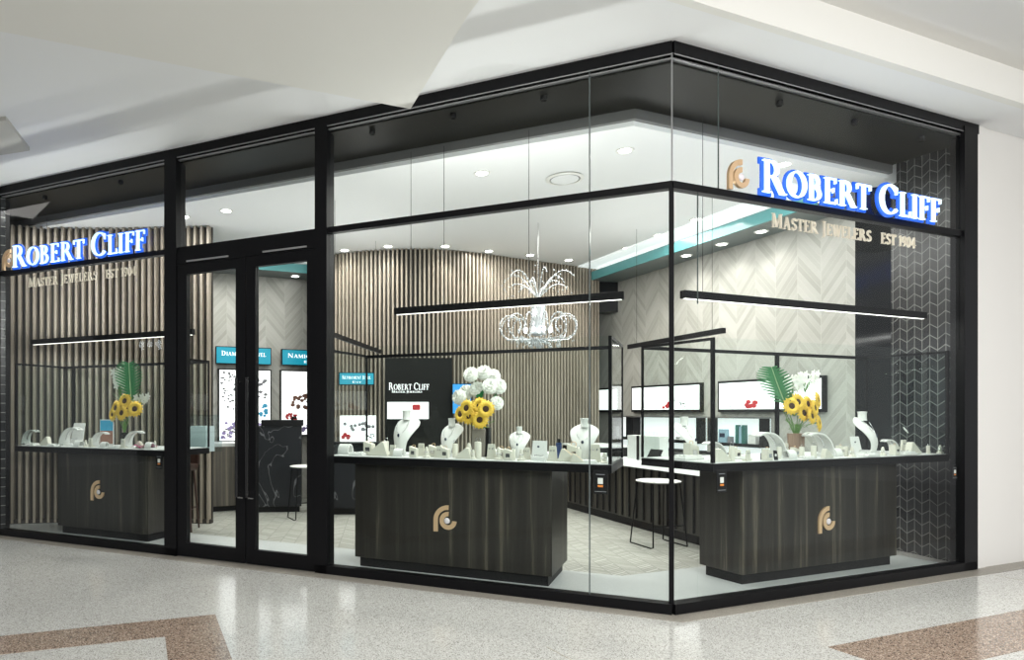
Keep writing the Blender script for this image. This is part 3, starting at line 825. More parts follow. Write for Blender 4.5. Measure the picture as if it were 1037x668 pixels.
PLUR = dict(bust='necklace busts', arc='curved necklace ramps', ring='ring fingers', block='slanted ring blocks', pair='earring stands', cuff='bracelet cushions', ramp='bracelet ramps', tray='ring trays', card='display cards', pillar='ring pillars')
protos = {}
def fill(fr, items, where):
    items = sorted(items, key=lambda i: i[1])
    tot = {}; cnt = {}
    for it in items: tot[it[0]] = tot.get(it[0], 0)+1
    for k, px, d, sc, *rz in items:
        if k in protos: o = copy_tree(protos[k])
        else: o = protos[k] = MAKE[k]()
        r = rz[0] if rz else 0
        o.location = fr.w(fr.x(px, d), d, Z1+.0005); o.rotation_euler = (0, 0, fr.a+math.radians(r)); sc *= 1 if k in ('bust', 'arc', 'tray', 'card', 'ramp', 'cuff') else 1.3; o.scale = (sc, sc, sc)
        i = cnt.get(k, 0); cnt[k] = i+1
        if tot[k] == 1: w = 'the only one in the '+where
        elif i == 0: w = 'leftmost in the '+where
        elif i == tot[k]-1: w = 'rightmost in the '+where
        else: w = ORD[i]+' from left in the '+where
        tag(o, DESC[k]+', '+w, CATG[k], PLUR[k]+' in the '+where)
fill(FLt, [('cuff', 350, .45, 1.2), ('tray', 362, .32, 1.0), ('block', 374, .42, 1.2), ('ramp', 383, .36, 1.5, 180), ('pillar', 391, .5, 1.0), ('bust', 404.5, .52, 1.34, -16), ('pair', 398, .34, .8), ('cuff', 404, .34, .9),
     ('block', 419, .32, .9), ('pair', 427, .45, .9), ('ring', 432, .30, 1.2), ('block', 439, .40, 1.0), ('pair', 445, .30, .8), ('ring', 447, .5, 1.3), ('bust', 452, .6, 1.1, -16), ('block', 451, .31, .9), ('pillar', 461, .42, .95),
     ('tray', 467, .6, .9), ('ramp', 469, .30, 1.1, 180), ('ring', 475, .42, 1.6), ('pillar', 484, .34, 1.15), ('ring', 479, .3, 1.0), ('pair', 498, .36, 1.0), ('cuff', 500, .6, .9), ('ring', 505, .30, 1.3), ('block', 508, .42, .9),
     ('bust', 524, .50, .88), ('block', 515, .30, .9), ('pillar', 520, .33, .7), ('ring', 528, .31, 1.2), ('pair', 534, .42, .8), ('tray', 538, .62, .9), ('card', 546, .34, 1.05), ('cuff', 555, .55, .8), ('pair', 560, .36, .95),
     ('tray', 572, .55, .9), ('ramp', 576, .34, 1.2), ('block', 581, .42, 1.3), ('bust', 590, .48, 1.12), ('pillar', 586, .3, .8), ('tray', 596, .30, .85), ('pair', 603, .40, 1.1), ('ramp', 585, .27, .8), ('cuff', 609, .45, .9), ('ring', 612, .3, 1.0)],
     'middle showcase')
fill(FR, [('bust', 703, .72, 1.15, 18), ('block', 700, .62, 1.3), ('tray', 697, .62, 1.5), ('arc', 727, .42, .8), ('ramp', 731, .34, 1.2), ('pillar', 741, .36, .95), ('block', 745, .50, .9), ('tray', 752, .45, .9), ('pair', 757, .32, .7),
     ('arc', 783, .45, 1.15), ('block', 777, .30, .9), ('pillar', 789, .40, .8), ('cuff', 799, .36, .95), ('pair', 795, .6, .9), ('block', 805, .50, .8), ('pillar', 812, .40, .75), ('tray', 817, .32, .8), ('arc', 832, .45, 1.1), ('pillar', 824, .34, .85), ('ramp', 838, .30, .9),
     ('cuff', 846, .42, .9), ('block', 851, .55, .8), ('pillar', 857, .38, .7), ('ring', 863, .32, 1.1), ('card', 869, .45, 1.1), ('bust', 886, .50, 1.3, 20), ('tray', 880, .30, 1.1), ('ring', 894, .32, 1.0), ('arc', 903, .45, .7), ('block', 906, .32, .9), ('pair', 914, .50, 1.0), ('ramp', 925, .36, 1.3), ('tray', 916, .30, 1.3), ('bust', 931, .62, 1.0, 20), ('cuff', 947, .42, 1.0), ('ring', 952, .32, 1.0), ('pillar', 940, .34, .6)],
     'right showcase')
fill(FLt, [('arc', 29, .5, .9, 180), ('tray', 33, .32, 1.0), ('ramp', 46, .36, 1.2, 180), ('tray', 54, .3, .9), ('arc', 69, .42, 1.1, 180), ('card', 77, .6, 1.7), ('cuff', 80, .30, .9), ('ring', 87, .3, 1.0), ('arc', 99, .42, .85, 180), ('pair', 92, .34, .8),
     ('cuff', 106, .3, .8), ('tray', 116, .30, .9), ('arc', 133, .42, .95, 180), ('pair', 125, .32, .8), ('ramp', 143, .34, .9), ('cuff', 152, .32, .9), ('ring', 157, .45, 1.0)],
     'far left showcase')
# dark accessories
t = empty('ring_display_cube', FR, FR.x(776, .34), .34, Z1); tag(t, 'small black display cube with silver rings under the white curved ramp, right showcase', 'ring display')
MB().box(-.03, .03, -.03, .03, 0, .055).build('cube', blacks, t, bevel=.003)
for i in range(3): MB().tube([(-.02+.02*i+.011*math.cos(a*PI/6), -.012, .068+.011*math.sin(a*PI/6)) for a in range(13)], .003, 6).build('ring', blacks if i != 1 else silver, t)
t = empty('price_tag', FR, FR.x(786.5, .29), .29, Z1); tag(t, 'small black leaning price tag beside the black display cube', 'price tag')
MB().prism([(-.022, 0), (.02, 0), (.004, .075), (-.034, .08)], 0, .006).build('card', blacks, t); MB().box(-.02, .0, -.001, 0, .03, .05).build('print', whiteL, t)
t = empty('perfume_bottle', FLt, FLt.x(566, .5), .5, Z1); tag(t, 'dark blue slim bottle between the white card and the large right bust', 'bottle')
MB().box(-.022, .022, -.015, .015, 0, .14).build('bottle', mat('navy_glass', (.02, .04, .12), .15), t, bevel=.004); MB().lathe([(.012, .14), (.012, .17), (0, .171)], 12).build('cap', blacks, t)
# photo cards in the far left case
t = empty('photo_card', FLt, FLt.x(108, .66), .66, Z1); tag(t, 'standing photo card with blue sky and brown print in the far left showcase', 'photo card')
MB().box(-.11, .11, 0, .006, 0, .30).build('card', whiteL, t); MB().box(-.10, .10, -.003, 0, .17, .29).build('sky_print', skyp, t); MB().box(-.10, .10, -.003, 0, .02, .17).build('brown_print', brownp, t)
t = empty('display_cloth', FLt, FLt.x(146, .34), .34, Z1); tag(t, 'folded magenta cloth strips at the right of the far left showcase', 'cloth')
MB().grid(lambda u, v: (-.14+.28*u, -.05+.1*v, .012+.025*abs(math.sin(u*7+v*2))), 20, 6, .004).build('cloth', magenta, t, smooth=True)
t = empty('case_reflection', FLt, FLt.x(201, .95), .95, 0.94); tag(t, 'tall pale blue block standing in for the showcase side reflection, through the left door leaf', 'display box')
MB().box(-.17, .17, 0, .2, 0, .42).build('box', reflect_glass, t); MB().box(-.17, .08, .03, .18, 0, .29).build('inner_box', mat('pale_blue', (.62, .68, .69), .4), t)  # pale block put in for the reflection on the showcase's right side

# ------------------------------------------------------------------ flowers
def aim(o, v):
    o.rotation_euler = Vector(v).to_track_quat('Z', 'Y').to_euler()
def make_sunflower():
    t = empty('sunflower')
    pt = MB()
    for r_, n_, l_, tz in ((0, 15, .062, .0), (.2, 15, .052, .008)):
        for k in range(n_):
            a = 2*PI*(k+r_*2.5)/n_
            def f(u, v, a=a, l_=l_, tz=tz):
                w = .013*math.sin(PI*min(1, u*.92+.08))**.8; q = .02+l_*u
                x, y = q, (v-.5)*2*w
                return (x*math.cos(a)-y*math.sin(a), x*math.sin(a)+y*math.cos(a), tz+.014*math.sin(u*PI)-.006*abs(v-.5))
            pt.grid(f, 5, 2, .0012)
    pt.build('petals', petalY, t, smooth=True)
    MB().lathe([(.0, -.006), (.02, -.004), (.029, .004), (.026, .014), (.012, .018), (0, .016)], 18).build('seed_disc', discB, t, smooth=True)
    MB().tube([(0, 0, -.002), (0, -.0, -.04), (0, -.012, -.09)], .004, 6).build('stem', stemG, t)
    return t
def make_bloom():
    t = empty('white_bloom')
    pt = MB()
    for lay, (n_, ph, R_, s_) in enumerate(((5, .25, .040, .016), (8, .62, .044, .018), (11, 1.0, .048, .020), (13, 1.42, .050, .022), (12, 1.85, .050, .022))):
        for k in range(n_):
            a = 2*PI*(k+.5*(lay % 2))/n_+.13*lay
            d_ = Vector((math.sin(ph)*math.cos(a), math.sin(ph)*math.sin(a), math.cos(ph)))
            dn = Vector((math.cos(ph)*math.cos(a), math.cos(ph)*math.sin(a), -math.sin(ph))); t2 = Vector((-math.sin(a), math.cos(a), 0))
            def fn(u, v, d_=d_, dn=dn, t2=t2, R_=R_, s_=s_):
                w = s_*math.sin(PI*(.2+.72*u))**.6; y = (v-.5)*2*w
                return d_*(R_-.022+.034*u-y*y*16)+dn*(s_*(1.3*u-.75))+t2*y
            pt.grid(fn, 4, 4, .0008)
    pt.build('petals', petalW, t, smooth=True)
    MB().ball((0, 0, 0), .026, 10, 8).build('heart', mat('cream_heart', (.82, .83, .70), .6), t, smooth=True)
    MB().tube([(0, 0, -.02), (0, 0, -.05), (0, -.01, -.09)], .0035, 6).build('stem', stemG, t)
    return t
def make_leaf(L=.30, W=.115):
    t = empty('palm_leaf')
    lf = MB()
    n_ = 13
    for s_ in (-1, 1):
        for k in range(n_):
            u0 = k/n_
            z0 = L*u0; wl = W*math.sin(PI*(.12+.84*u0))**.7
            def f(a, b_, s_=s_, z0=z0, wl=wl):
                return (s_*wl*a, -.02*a*a, z0+wl*.55*a+(b_-.5)*L/n_*1.25*(1-a*.75)+.004)
            lf.grid(f, 5, 1, .001)
    lf.build('leaflets', leafG, t)
    MB().tube([(0, .003, -.10), (0, -.002, 0), (0, -.004, L*.5), (0, 0, L)], [.004, .004, .003, .0015], 6).build('midrib', leafL, t)
    return t
PF = {}
def flower(kind, mk, fr, px, py, d, direc, label, grp, sc=1):
    if kind in PF: o = copy_tree(PF[kind])
    else: o = PF[kind] = mk()
    o.location = fr.w(fr.x(px, d), d, fr.z(px, py, d)); o.scale = (sc,)*3
    v = fr.u*direc[0]+fr.n*direc[1]; aim(o, (v.x, v.y, direc[2]))
    tag(o, label, 'flower' if kind != 'leaf' else 'leaf', grp); return o
def blades(name, fr, px, py, d, label, n, L, lean, m_=leafL, w=.01, seed=1):
    random.seed(seed); t = empty(name, fr, fr.x(px, d), d, fr.z(px, py, d)); tag(t, label, 'foliage'); g = MB()
    for i in range(n):
        a = lean+random.uniform(-.5, .5); l = L*random.uniform(.6, 1)
        g.grid(lambda u, v: (l*u*math.sin(a)+(v-.5)*w*(1-u), -.01*i*.2, l*u*math.cos(a)-l*.2*u*u*abs(a)), 6, 1, .001)
    g.build('blades', m_, t)
    return t
# middle bouquet
vx = FLt.x(486, .62)
t = empty('flower_vase', FLt, vx, .62, Z1); tag(t, 'tall square taupe vase holding white blooms and sunflowers in the middle showcase', 'vase')
MB().prism([(-.052, 0), (.052, 0), (.06, .24), (-.06, .24)], -.05, .05).build('vase_body', vaseT, t, bevel=.004)
MB().box(.052, .085, -.02, .05, 0, .25).build('dark_right_side', blacks, t)  # dark block along the right side of the vase
fd = MB()
for i in range(26):
    a = random.uniform(0, 2*PI); r_ = random.uniform(.02, .14); h_ = random.uniform(.25, .46)
    fd.tube([(0, 0, .2), (r_*.4*math.cos(a), r_*.4*math.sin(a), (.24+h_)/2), (r_*math.cos(a), r_*math.sin(a), h_)], .003, 5)
fd.build('stems', stemG, t)
for i, (px, py, nm) in enumerate(((477, 379, 'top left'), (490, 377, 'top centre'), (499, 381, 'top right'), (496, 391, 'middle right'), (483, 394, 'centre'), (472, 397, 'left'), (465, 402, 'lowest left'), (505, 391, 'far right'))):
    flower('bloom', make_bloom, FLt, px, py, .58+.05*(i % 3), (((px-486)/24), -1.2, .35+(395-py)/30), 'large white bloom at the '+nm+' of the middle bouquet', 'white blooms of the middle bouquet', 1.12)
for i, (px, py, nm) in enumerate(((473, 413, 'upper left'), (486, 411, 'upper middle'), (492, 414, 'right'), (475, 421, 'lower left'), (486, 425, 'lowest'), (467, 419, 'far left'))):
    flower('sun', make_sunflower, FLt, px, py, .50+.03*(i % 2), ((px-484)/22, -1.4, .15), 'yellow sunflower at the '+nm+' of the middle bouquet', 'sunflowers of the middle bouquet', 1.0)
blades('grass_blades', FLt, 486, 404, .62, 'dark green leaves between the blooms of the middle bouquet', 12, .17, .0, leafG, .035, 21)
blades('grass_blades', FLt, 498, 408, .62, 'green leaves right of the sunflowers in the middle bouquet', 8, .15, .9, leafG, .03, 22)
# mauve + grey background blooms
for px, py, nm, m_ in ((503, 408, 'beside the right sunflower', purple),):
    o = make_bloom(); o.name = 'mauve_bloom'; o.children[0].data.materials[0] = m_
    o.location = FLt.w(FLt.x(px, .6), .6, FLt.z(px, py, .6)); v = FLt.u*.7-FLt.n*1; aim(o, (v.x, v.y, .3)); tag(o, 'mauve bloom '+nm+' in the middle bouquet', 'flower')
# right bouquet
vx = FR.x(806, .56)
t = empty('flower_vase', FR, vx, .56, Z1); tag(t, 'brown wooden vase holding palm leaf, sunflowers and white sprays in the right showcase', 'vase')
MB().prism([(-.045, 0), (.045, 0), (.055, .20), (-.055, .20)], -.045, .045).build('vase_body', vaseB, t, bevel=.004)
fd = MB()
for i in range(24):
    a = random.uniform(0, 2*PI); r_ = random.uniform(.02, .12); h_ = random.uniform(.22, .42)
    fd.tube([(0, 0, .15), (r_*.5*math.cos(a), r_*.5*math.sin(a), .28), (r_*math.cos(a), r_*math.sin(a), h_)], .003, 5)
fd.build('stems', stemG, t)
lf = flower('leaf', make_leaf, FR, 795, 408, .52, (-.62, -.1, .9), 'large green palm leaf leaning left out of the right bouquet', 'palm leaves', 1.25)
def spray(name, fr, px, py, d, m_, label, cat, seed, n=16, R_=.09, H_=.2, lean=0, blob=.010):
    random.seed(seed)
    t = empty(name, fr, fr.x(px, d), d, fr.z(px, py, d)); tag(t, label, cat)
    st = MB(); bl = MB()
    for i in range(n):
        a = random.uniform(0, 2*PI); r_ = R_*random.uniform(.3, 1); h_ = H_*random.uniform(.4, 1)
        e_ = (r_*math.cos(a)+lean*h_, r_*math.sin(a)*.5, h_)
        st.tube([(0, 0, -.05), (e_[0]*.5, e_[1]*.5, h_*.6), e_], .0018, 5)
        for k in range(5):
            b2 = 2*PI*k/5
            def f(u, v, b2=b2, e_=e_):
                w = blob*.6*math.sin(PI*(.1+.85*u)); q = blob*2*u
                return (e_[0]+q*math.cos(b2)-(v-.5)*2*w*math.sin(b2), e_[1]-.004-.004*u, e_[2]+q*math.sin(b2)+(v-.5)*2*w*math.cos(b2))
            bl.grid(f, 3, 2, .001)
    st.build('stems', stemG, t); bl.build('petals', m_, t)
    return t
spray('orchid_spray', FR, 800, 400, .50, petalW, 'white orchid spray in the centre of the right bouquet', 'flower', 3, 26, .10, .15, .3, .022)
spray('orchid_spray', FR, 815, 392, .60, petalW, 'white arching spray at the upper right of the right bouquet', 'flower', 5, 20, .13, .13, .3, .018)
for i, (px, py, nm) in enumerate(((807, 407, 'upper left'), (817, 409, 'upper middle'), (824, 413, 'right'), (813, 418, 'lower middle'), (821, 421, 'lower right'), (828, 428, 'lowest'), (801, 411, 'far left'), (827, 405, 'uppermost right'))):
    flower('sun', make_sunflower, FR, px, py, .46+.03*(i % 2), ((px-812)/26, -1.3, .2), 'yellow sunflower at the '+nm+' of the right bouquet', 'sunflowers of the right bouquet', 1.0)
blades('grass_blades', FR, 797, 405, .55, 'upright pale green blades above the right bouquet', 4, .34, .08, mat('pale_blade', (.40, .50, .12), .5), .022, 4)
blades('grass_blades', FR, 803, 420, .50, 'green leaves at the base of the right bouquet', 9, .13, -.6, stemG, .03, 9)
# far left bouquet
vx = FLt.x(126, .5)
t = empty('flower_vase', FLt, vx, .5, Z1); tag(t, 'dark slim vase holding sunflowers and a palm leaf in the far left showcase', 'vase')
MB().lathe([(.03, 0), (.033, .02), (.022, .12), (.03, .16), (.0, .16)], 18).build('vase_body', blacks, t, smooth=True)
fd = MB()
for i in range(14):
    a = random.uniform(0, 2*PI); r_ = random.uniform(.02, .12)
    fd.tube([(0, 0, .14), (r_*.5*math.cos(a), r_*.5*math.sin(a), .28), (r_*math.cos(a), r_*math.sin(a), random.uniform(.25, .45))], .003, 5)
fd.build('stems', stemG, t)
flower('leaf', make_leaf, FLt, 133, 404, .48, (.06, -.15, 1), 'large green palm leaf standing upright in the far left bouquet', 'palm leaves', 1.35)
spray('orchid_spray', FLt, 122, 402, .5, petalW, 'white orchid spray left of the upright palm leaf', 'flower', 8, 18, .08, .30, -.15, .026)
spray('orchid_spray', FLt, 141, 410, .5, petalW, 'white spray right of the far left bouquet', 'flower', 12, 12, .09, .10, .3, .022)
blades('grass_blades', FLt, 126, 408, .5, 'long pale blades arching left out of the far left bouquet', 7, .34, -1.0, leafL, .008, 2)
blades('grass_blades', FLt, 134, 408, .5, 'long pale blades arching right out of the far left bouquet', 6, .34, .9, leafL, .008, 3)
for i, (px, py, nm) in enumerate(((118, 413, 'left'), (127, 406, 'upper'), (124, 418, 'lower'), (131, 414, 'middle'), (137, 414, 'right'), (115, 419, 'lowest left'))):
    flower('sun', make_sunflower, FLt, px, py, .42+.03*(i % 2), ((px-126)/24, -1.3, .2), 'yellow sunflower at the '+nm+' of the far left bouquet', 'sunflowers of the far left bouquet', 1.15)

# ------------------------------------------------------------------ sales desk, wall screens, niches
def wx(px): return FW.x(px, 0)
def tv(x0, x1, label, reds, seed):
    t = empty('wall_screen', FW, x0, 0, 1.39); tag(t, label, 'screen', 'lit wall screens')
    w = x1-x0
    MB().box(0, w, -.05, 0, 0, .40).build('frame', blacks, t, bevel=.003)
    MB().box(.03, w-.03, -.054, -.05, .035, .37).build('display', screen, t)
    random.seed(seed)
    for (a, z, s_) in reds:
        q = MB()
        for k in range(9): q.ball((w*a+random.uniform(-.08, .08), -.055, .06+z+random.uniform(0, .07)), .018*s_, 6, 4, (1.5, .1, 1))
        q.build('printed_picture', red if s_ > 1 else greyp, t)
tv(wx(642), wx(713), 'wide lit screen with pale picture behind the glass corner post', ((.55, 0, 1.2), (.2, 0, .5), (.75, 0, .6), (.62, .08, .4)), 2)
tv(wx(730), wx(838), 'wide lit screen behind the right bouquet', ((.36, 0, 1.5), (.14, 0, .4)), 4)
tv(wx(629)-1.5, wx(629), 'lit screen partly hidden by the right end of the slat screen', ((.5, 0, .5),), 6)
def wall_niche(x0, x1, z0, z1, label, seed):
    t = empty('wall_display', FW, x0, 0, 0); tag(t, label, 'display shelf')
    w = x1-x0
    MB().box(0, w, -.16, -.0, z1, z1+.02).build('hood', trimg, t); MB().box(0, w, -.16, 0, z0-.04, z0).build('shelf', blacks, t)
    MB().box(0, w, -.02, 0, z0, z1).build('lit_back', niche, t)
    MB().box(0, w, -.20, 0, z0-.16, z0-.13).build('shelf', blacks, t); MB().box(0, w, -.02, 0, z0-.13, z0-.04).build('lit_back', niche, t)
    MB().box(0, .02, -.16, 0, z0, z1).build('side_panel', blacks, t); MB().box(w-.02, w, -.16, 0, z0, z1).build('side_panel', blacks, t)
    MB().box(0, w, -.45, 0, .10, z0-.16).build('base_cabinet', wood, t); MB().box(0, w, -.42, 0, 0.01, .10).build('plinth', blacks, t)
    random.seed(seed); j = 0; pos = .12
    kinds = ['slim dark watch box', 'pale blue gift box', 'dark green gift box', 'grey leaning watch stand', 'white gift bag', 'tall black display box']
    names = ['watch_box', 'gift_box', 'gift_box', 'watch_stand', 'gift_bag', 'display_box']
    ms = [blacks, mat('paleblue_box', (.35, .50, .55), .4), mat('green_box', (.03, .14, .12), .4), greyp, whiteL, darkgem]
    return t
wall_niche(wx(716)-1.55, wx(716), 1.0, 1.31, 'lit wall display under the left wide screen', 1)
wall_niche(wx(727), wx(781), 1.0, 1.31, 'lit wall display under the right wide screen', 2)
wall_niche(wx(629)+.02, wx(650), 1.0, 1.31, 'lit wall display at the far end by the slat screen', 3)
def small(name, px, zb, w, h, dep, m_, label, cat, d=-.11, extra=None):
    t = empty(name, FW, FW.x(px, d), d, zb); tag(t, label, cat)
    MB().prism([(-w/2, 0), (w/2, 0), (w/2*.88, h), (-w/2*.88, h)], -dep/2, dep/2).build('body', m_, t, bevel=.003)
    if extra: MB().box(-w*.3, w*.3, -dep/2-.003, -dep/2, h*.4, h*.7).build('face', extra, t)
pb = mat('pale_blue_box', (.30, .46, .56), .4); gb = mat('green_box', (.02, .13, .11), .35)
small('watch_box', 733, 1.0, .14, .17, .05, pb, 'blue tilted watch box on the lit wall display, left one', 'box', extra=darkgem)
small('gift_box', 740, 1.0, .06, .08, .05, greyp, 'small dark box between the blue box and the green columns', 'box')
small('display_column', 747.5, 1.0, .05, .23, .05, gb, 'dark green slim column on the lit wall display, left of a pair', 'box')
small('display_column', 754, 1.0, .05, .23, .05, gb, 'dark green slim column on the lit wall display, right of a pair', 'box')
small('gift_box', 750.8, 1.0, .04, .21, .04, pb, 'pale blue slim box between the two green columns', 'box')
small('gift_bag', 763, 1.0, .12, .12, .05, whiteL, 'white gift bag on the lit wall display near its right end', 'gift bag')
small('gift_box', 688, 1.0, .10, .05, .05, whiteL, 'small white box on the lit display behind the corner bust', 'box', extra=greyp)
small('watch_stand', 624, 1.0, .10, .16, .05, greyp, 'grey watch stand on the far lit display beside the slat screen', 'watch stand')
# sales desk along the stone wall
fd_ = Frame((3.21, 6.85), math.atan2(-.974, .225))
t = empty('sales_desk', fd_); tag(t, 'long dark plank sales desk with a lit white top behind the glass corner', 'desk')
MB().box(-2.9, .60, .03, .60, .11, .74).build('front_panel', wood, t)
q = MB()
for i in range(24): q.box(-2.88+i*.145, -2.88+i*.145+.012, .012, .03, .13, .73)
q.build('grooves', blacks, t)
MB().box(-2.9, .60, .06, .58, .012, .11).build('plinth', blacks, t)
MB().box(-2.0, .60, -.03, .62, .74, .80).build('lit_top', mat('lit_glass_top', (.85, .87, .86), .15, emis=(1, 1, 1), es=.35), t)
MB().box(-2.9, -2.0, .0, .60, .74, .92).build('raised_end', blacks, t); MB().box(-2.9, -2.0, -.02, .62, .92, .94).build('raised_top', deckm, t)
fdx = lambda px: fd_.x(px, .2)
t = empty('acrylic_display', fd_, fdx(650), .25, .80); tag(t, 'clear and white acrylic display box on the sales desk left of the corner post', 'display box')
MB().box(-.35, .30, -.02, .10, 0, .30).build('white_panel', whiteL, t); MB().box(-.40, .33, -.06, -.052, 0, .36).build('acrylic_front', cglass, t); MB().box(-.12, -.10, -.045, -.02, 0, .3).build('dark_edge', blacks, t)
t = empty('tablet_stand', fd_, fdx(668), .10, .80); tag(t, 'dark tablet on a tilted stand on the sales desk', 'tablet')
MB().grid(lambda u, v: ((v-.5)*.22, .07*u, .02+.13*u), 1, 1, .012).build('tablet', blacks, t); MB().box(-.05, .05, 0, .09, 0, .02).build('foot', blacks, t)
t = empty('telephone', fd_, fdx(682), .08, .80); tag(t, 'dark desk telephone beside the tablet on the sales desk', 'telephone')
MB().prism([(-.09, 0), (.09, 0), (.09, .05), (-.09, .05)], -.08, .08).build('base', blacks, t, bevel=.008); MB().tube([(-.08, -.05, .06), (-.06, 0, .08), (-.08, .06, .06)], .016, 8).build('handset', blacks, t)

# wire stools
def wire_stool(name, label, x, y, rz, zs=.66):
    t = bpy.data.objects.new(name, None); COL.objects.link(t); t.location = (x, y, .011); t.rotation_euler = (0, 0, rz); tag(t, label, 'stool')
    prof = [(.0, zs-.012), (.16, zs-.012), (.215, zs-.004), (.222, zs+.006), (.20, zs+.012), (.10, zs+.006), (0, zs+.004)]
    MB().lathe(prof, 28).build('seat', whiteL, t, smooth=True)
    for s_ in (-1, 1):
        pts = [(s_*.16, -.13, zs-.01), (s_*.20, -.19, .012), (s_*.215, -.17, .006), (s_*.215, .17, .006), (s_*.20, .19, .012), (s_*.16, .13, zs-.01)]
        MB().tube(pts, .0075, 8).build('sled_leg', black, t, smooth=True)
    MB().tube([(-.185, -.17, .22), (.185, -.17, .22)], .007, 8).build('footrest', black, t)
    return t
wire_stool('wire_stool', 'white round seat stool with black wire sled legs at the sales desk', 2.84, 6.98, .25)
wire_stool('wire_stool', 'white seat wire stool beside the marble podium, mostly behind the door frame', -1.02, 8.75, .4, .67)
# brown stool through the left door
t = empty('bar_stool', FWorld, -2.38, 7.85, .011); tag(t, 'dark brown bar stool with low back seen through the left door leaf', 'stool')
MB().lathe([(0, .70), (.17, .70), (.19, .73), (.185, .77), (0, .78)], 22).build('seat', brownst, t, smooth=True)
MB().grid(lambda u, v: (.19*math.cos(-PI/2+(v-.5)*2.2+PI), .19*math.sin(-PI/2+(v-.5)*2.2+PI), .76+.18*u), 3, 12, .02).build('backrest', brownst, t, smooth=True)
for a, b_ in ((-1, -1), (1, -1), (1, 1), (-1, 1)):
    MB().tube([(a*.11, b_*.11, .70), (a*.16, b_*.16, 0)], [.016, .011], 8).build('leg', brownst, t, smooth=True)
MB().tube([(-.14, -.14, .25), (.14, -.14, .25), (.14, .14, .25), (-.14, .14, .25), (-.14, -.14, .25)], .008, 8).build('footrest', brownst, t)

# ------------------------------------------------------------------ behind the doors
def at(px, Y): return (px-CX)/FL*Y
fb = Frame((at(263, 9.2), 9.2), .10)
t = empty('marble_podium', fb); tag(t, 'tall black marble podium behind the right door leaf', 'podium')
MB().box(-.25, at(305, 9.2)-at(263, 9.2), 0, .3, .09, 1.20).build('body', marble, t, bevel=.004)
MB().box(-.24, .54, .03, .28, 0.012, .09).build('plinth', blacks, t); MB().box(.02, .59, -.02, .3, 1.20, 1.28).build('top', blacks, t)
MB().tube([(.44, .1, 1.28), (.44, .1, 1.31), (.50, .1, 1.31)], .02, 8).build('scanner', blacks, t)
t = empty('marble_counter', FWorld, at(322, 9.0), 9.0); tag(t, 'low black marble counter behind the left end of the middle counter', 'counter')
MB().box(0, .88, 0, .32, .10, .95).build('body', marble, t, bevel=.004); MB().box(0.02, .86, .04, .30, 0.012, .10).build('plinth', blacks, t)
MB().box(-.02, .90, -.02, .34, .95, .98).build('top', blacks, t)
# curved plank counter against the back wall
t = empty('plank_counter', FR, FR.x(214, 6.1), 6.1); tag(t, 'brown plank-front curved counter seen through the left door leaf', 'counter')
def cf(u, v):
    x = -1.1+1.5*u; return (x, .25*(x/1.1)**2-.15, .09+.82*v)
MB().grid(cf, 20, 1, -.03).build('front_panel', wood2, t, smooth=True)
MB().slab([(-1.1, .1), (-.5, -.12), (0, -.17), (.4, -.14), (.4, .6), (-1.1, .6)], .91, .95).build('top', deckm, t)
MB().slab([(-1.1, .16), (-.5, -.06), (0, -.11), (.4, -.08), (.4, .5), (-1.1, .5)], .01, .09).build('plinth', blacks, t)
# lightboxes on back wall
def bx(px): return FR.x(px, 6.85)
def lightbox(px0, px1, ytop, ybot, label, art, seed):
    x0, x1 = bx(px0), bx(px1); z1 = FR.z((px0+px1)/2, ytop, 6.85); z0 = FR.z((px0+px1)/2, ybot, 6.85)
    t = empty('poster_lightbox', FR, x0, 6.92, z0); tag(t, label, 'poster')
    w, h = x1-x0, z1-z0
    MB().box(0, w, -.06, 0, 0, h).build('frame', blacks, t); MB().box(.02, w-.02, -.065, -.06, .02, h-.02).build('poster', screen, t)
    random.seed(seed)
    for m_, a, b_, c, d, n_, s_ in art:
        n_ = int(n_*2.6); s_ *= .45
        q = MB()
        for i in range(n_): q.ball((w*random.uniform(a, b_), -.066, h*random.uniform(c, d)), s_*random.uniform(.6, 1.2), 8, 5, (1.3, .05, 1))
        q.build('printed_picture', m_, t)
def tealbox(fr, d, px0, px1, ytop, ybot, label, words, sub):
    x0, x1 = fr.x(px0, d), fr.x(px1, d); m_ = (px0+px1)/2; z1 = fr.z(m_, ytop, d); z0 = fr.z(m_, ybot, d)
    t = empty('teal_sign', fr, x0, d, z0); tag(t, label, 'sign')
    w, h = x1-x0, z1-z0
    MB().box(0, w, -.05, 0, 0, h).build('box', blacks, t); MB().box(.012, w-.012, -.054, -.05, .012, h-.012).build('lit_face', tealsign, t)
    one_mesh_text(words, w*.10, h*.48, w*.8, h*.26, -.058, -.054).build('lettering', signw, t)
    if sub: one_mesh_text(sub, w*.38, h*.18, w*.26, h*.13, -.058, -.054).build('lettering', signw, t)
tealbox(FR, 6.85, 218, 274, 351.5, 369, 'teal lit sign on the back wall, left of the two seen through the doors', 'DIAMOND JEWEL', None)
tealbox(FR, 6.85, 284.5, 341, 354.5, 370.5, 'teal lit sign on the back wall, behind the right door leaf', 'NAMICA TIME', 'EST')
lightbox(221, 275, 373.5, 447, 'lit jewellery poster with black pattern and lavender foot behind the left door leaf', ((greyp, .05, .35, .45, .95, 14, .035), (lav, 0.05, .95, .05, .28, 18, .05), (skyp, .6, .9, .35, .5, 8, .06), (greyp, .6, .9, .6, .9, 8, .05), (greyp, .1, .4, .08, .2, 8, .03)), 1)
lightbox(284, 341, 375, 441, 'lit poster with brown hands and red box behind the right door leaf', ((brownp, .2, .9, .42, .62, 22, .06), (red, .1, .28, .25, .34, 9, .04), (lav, .05, .95, .02, .16, 24, .05)), 2)
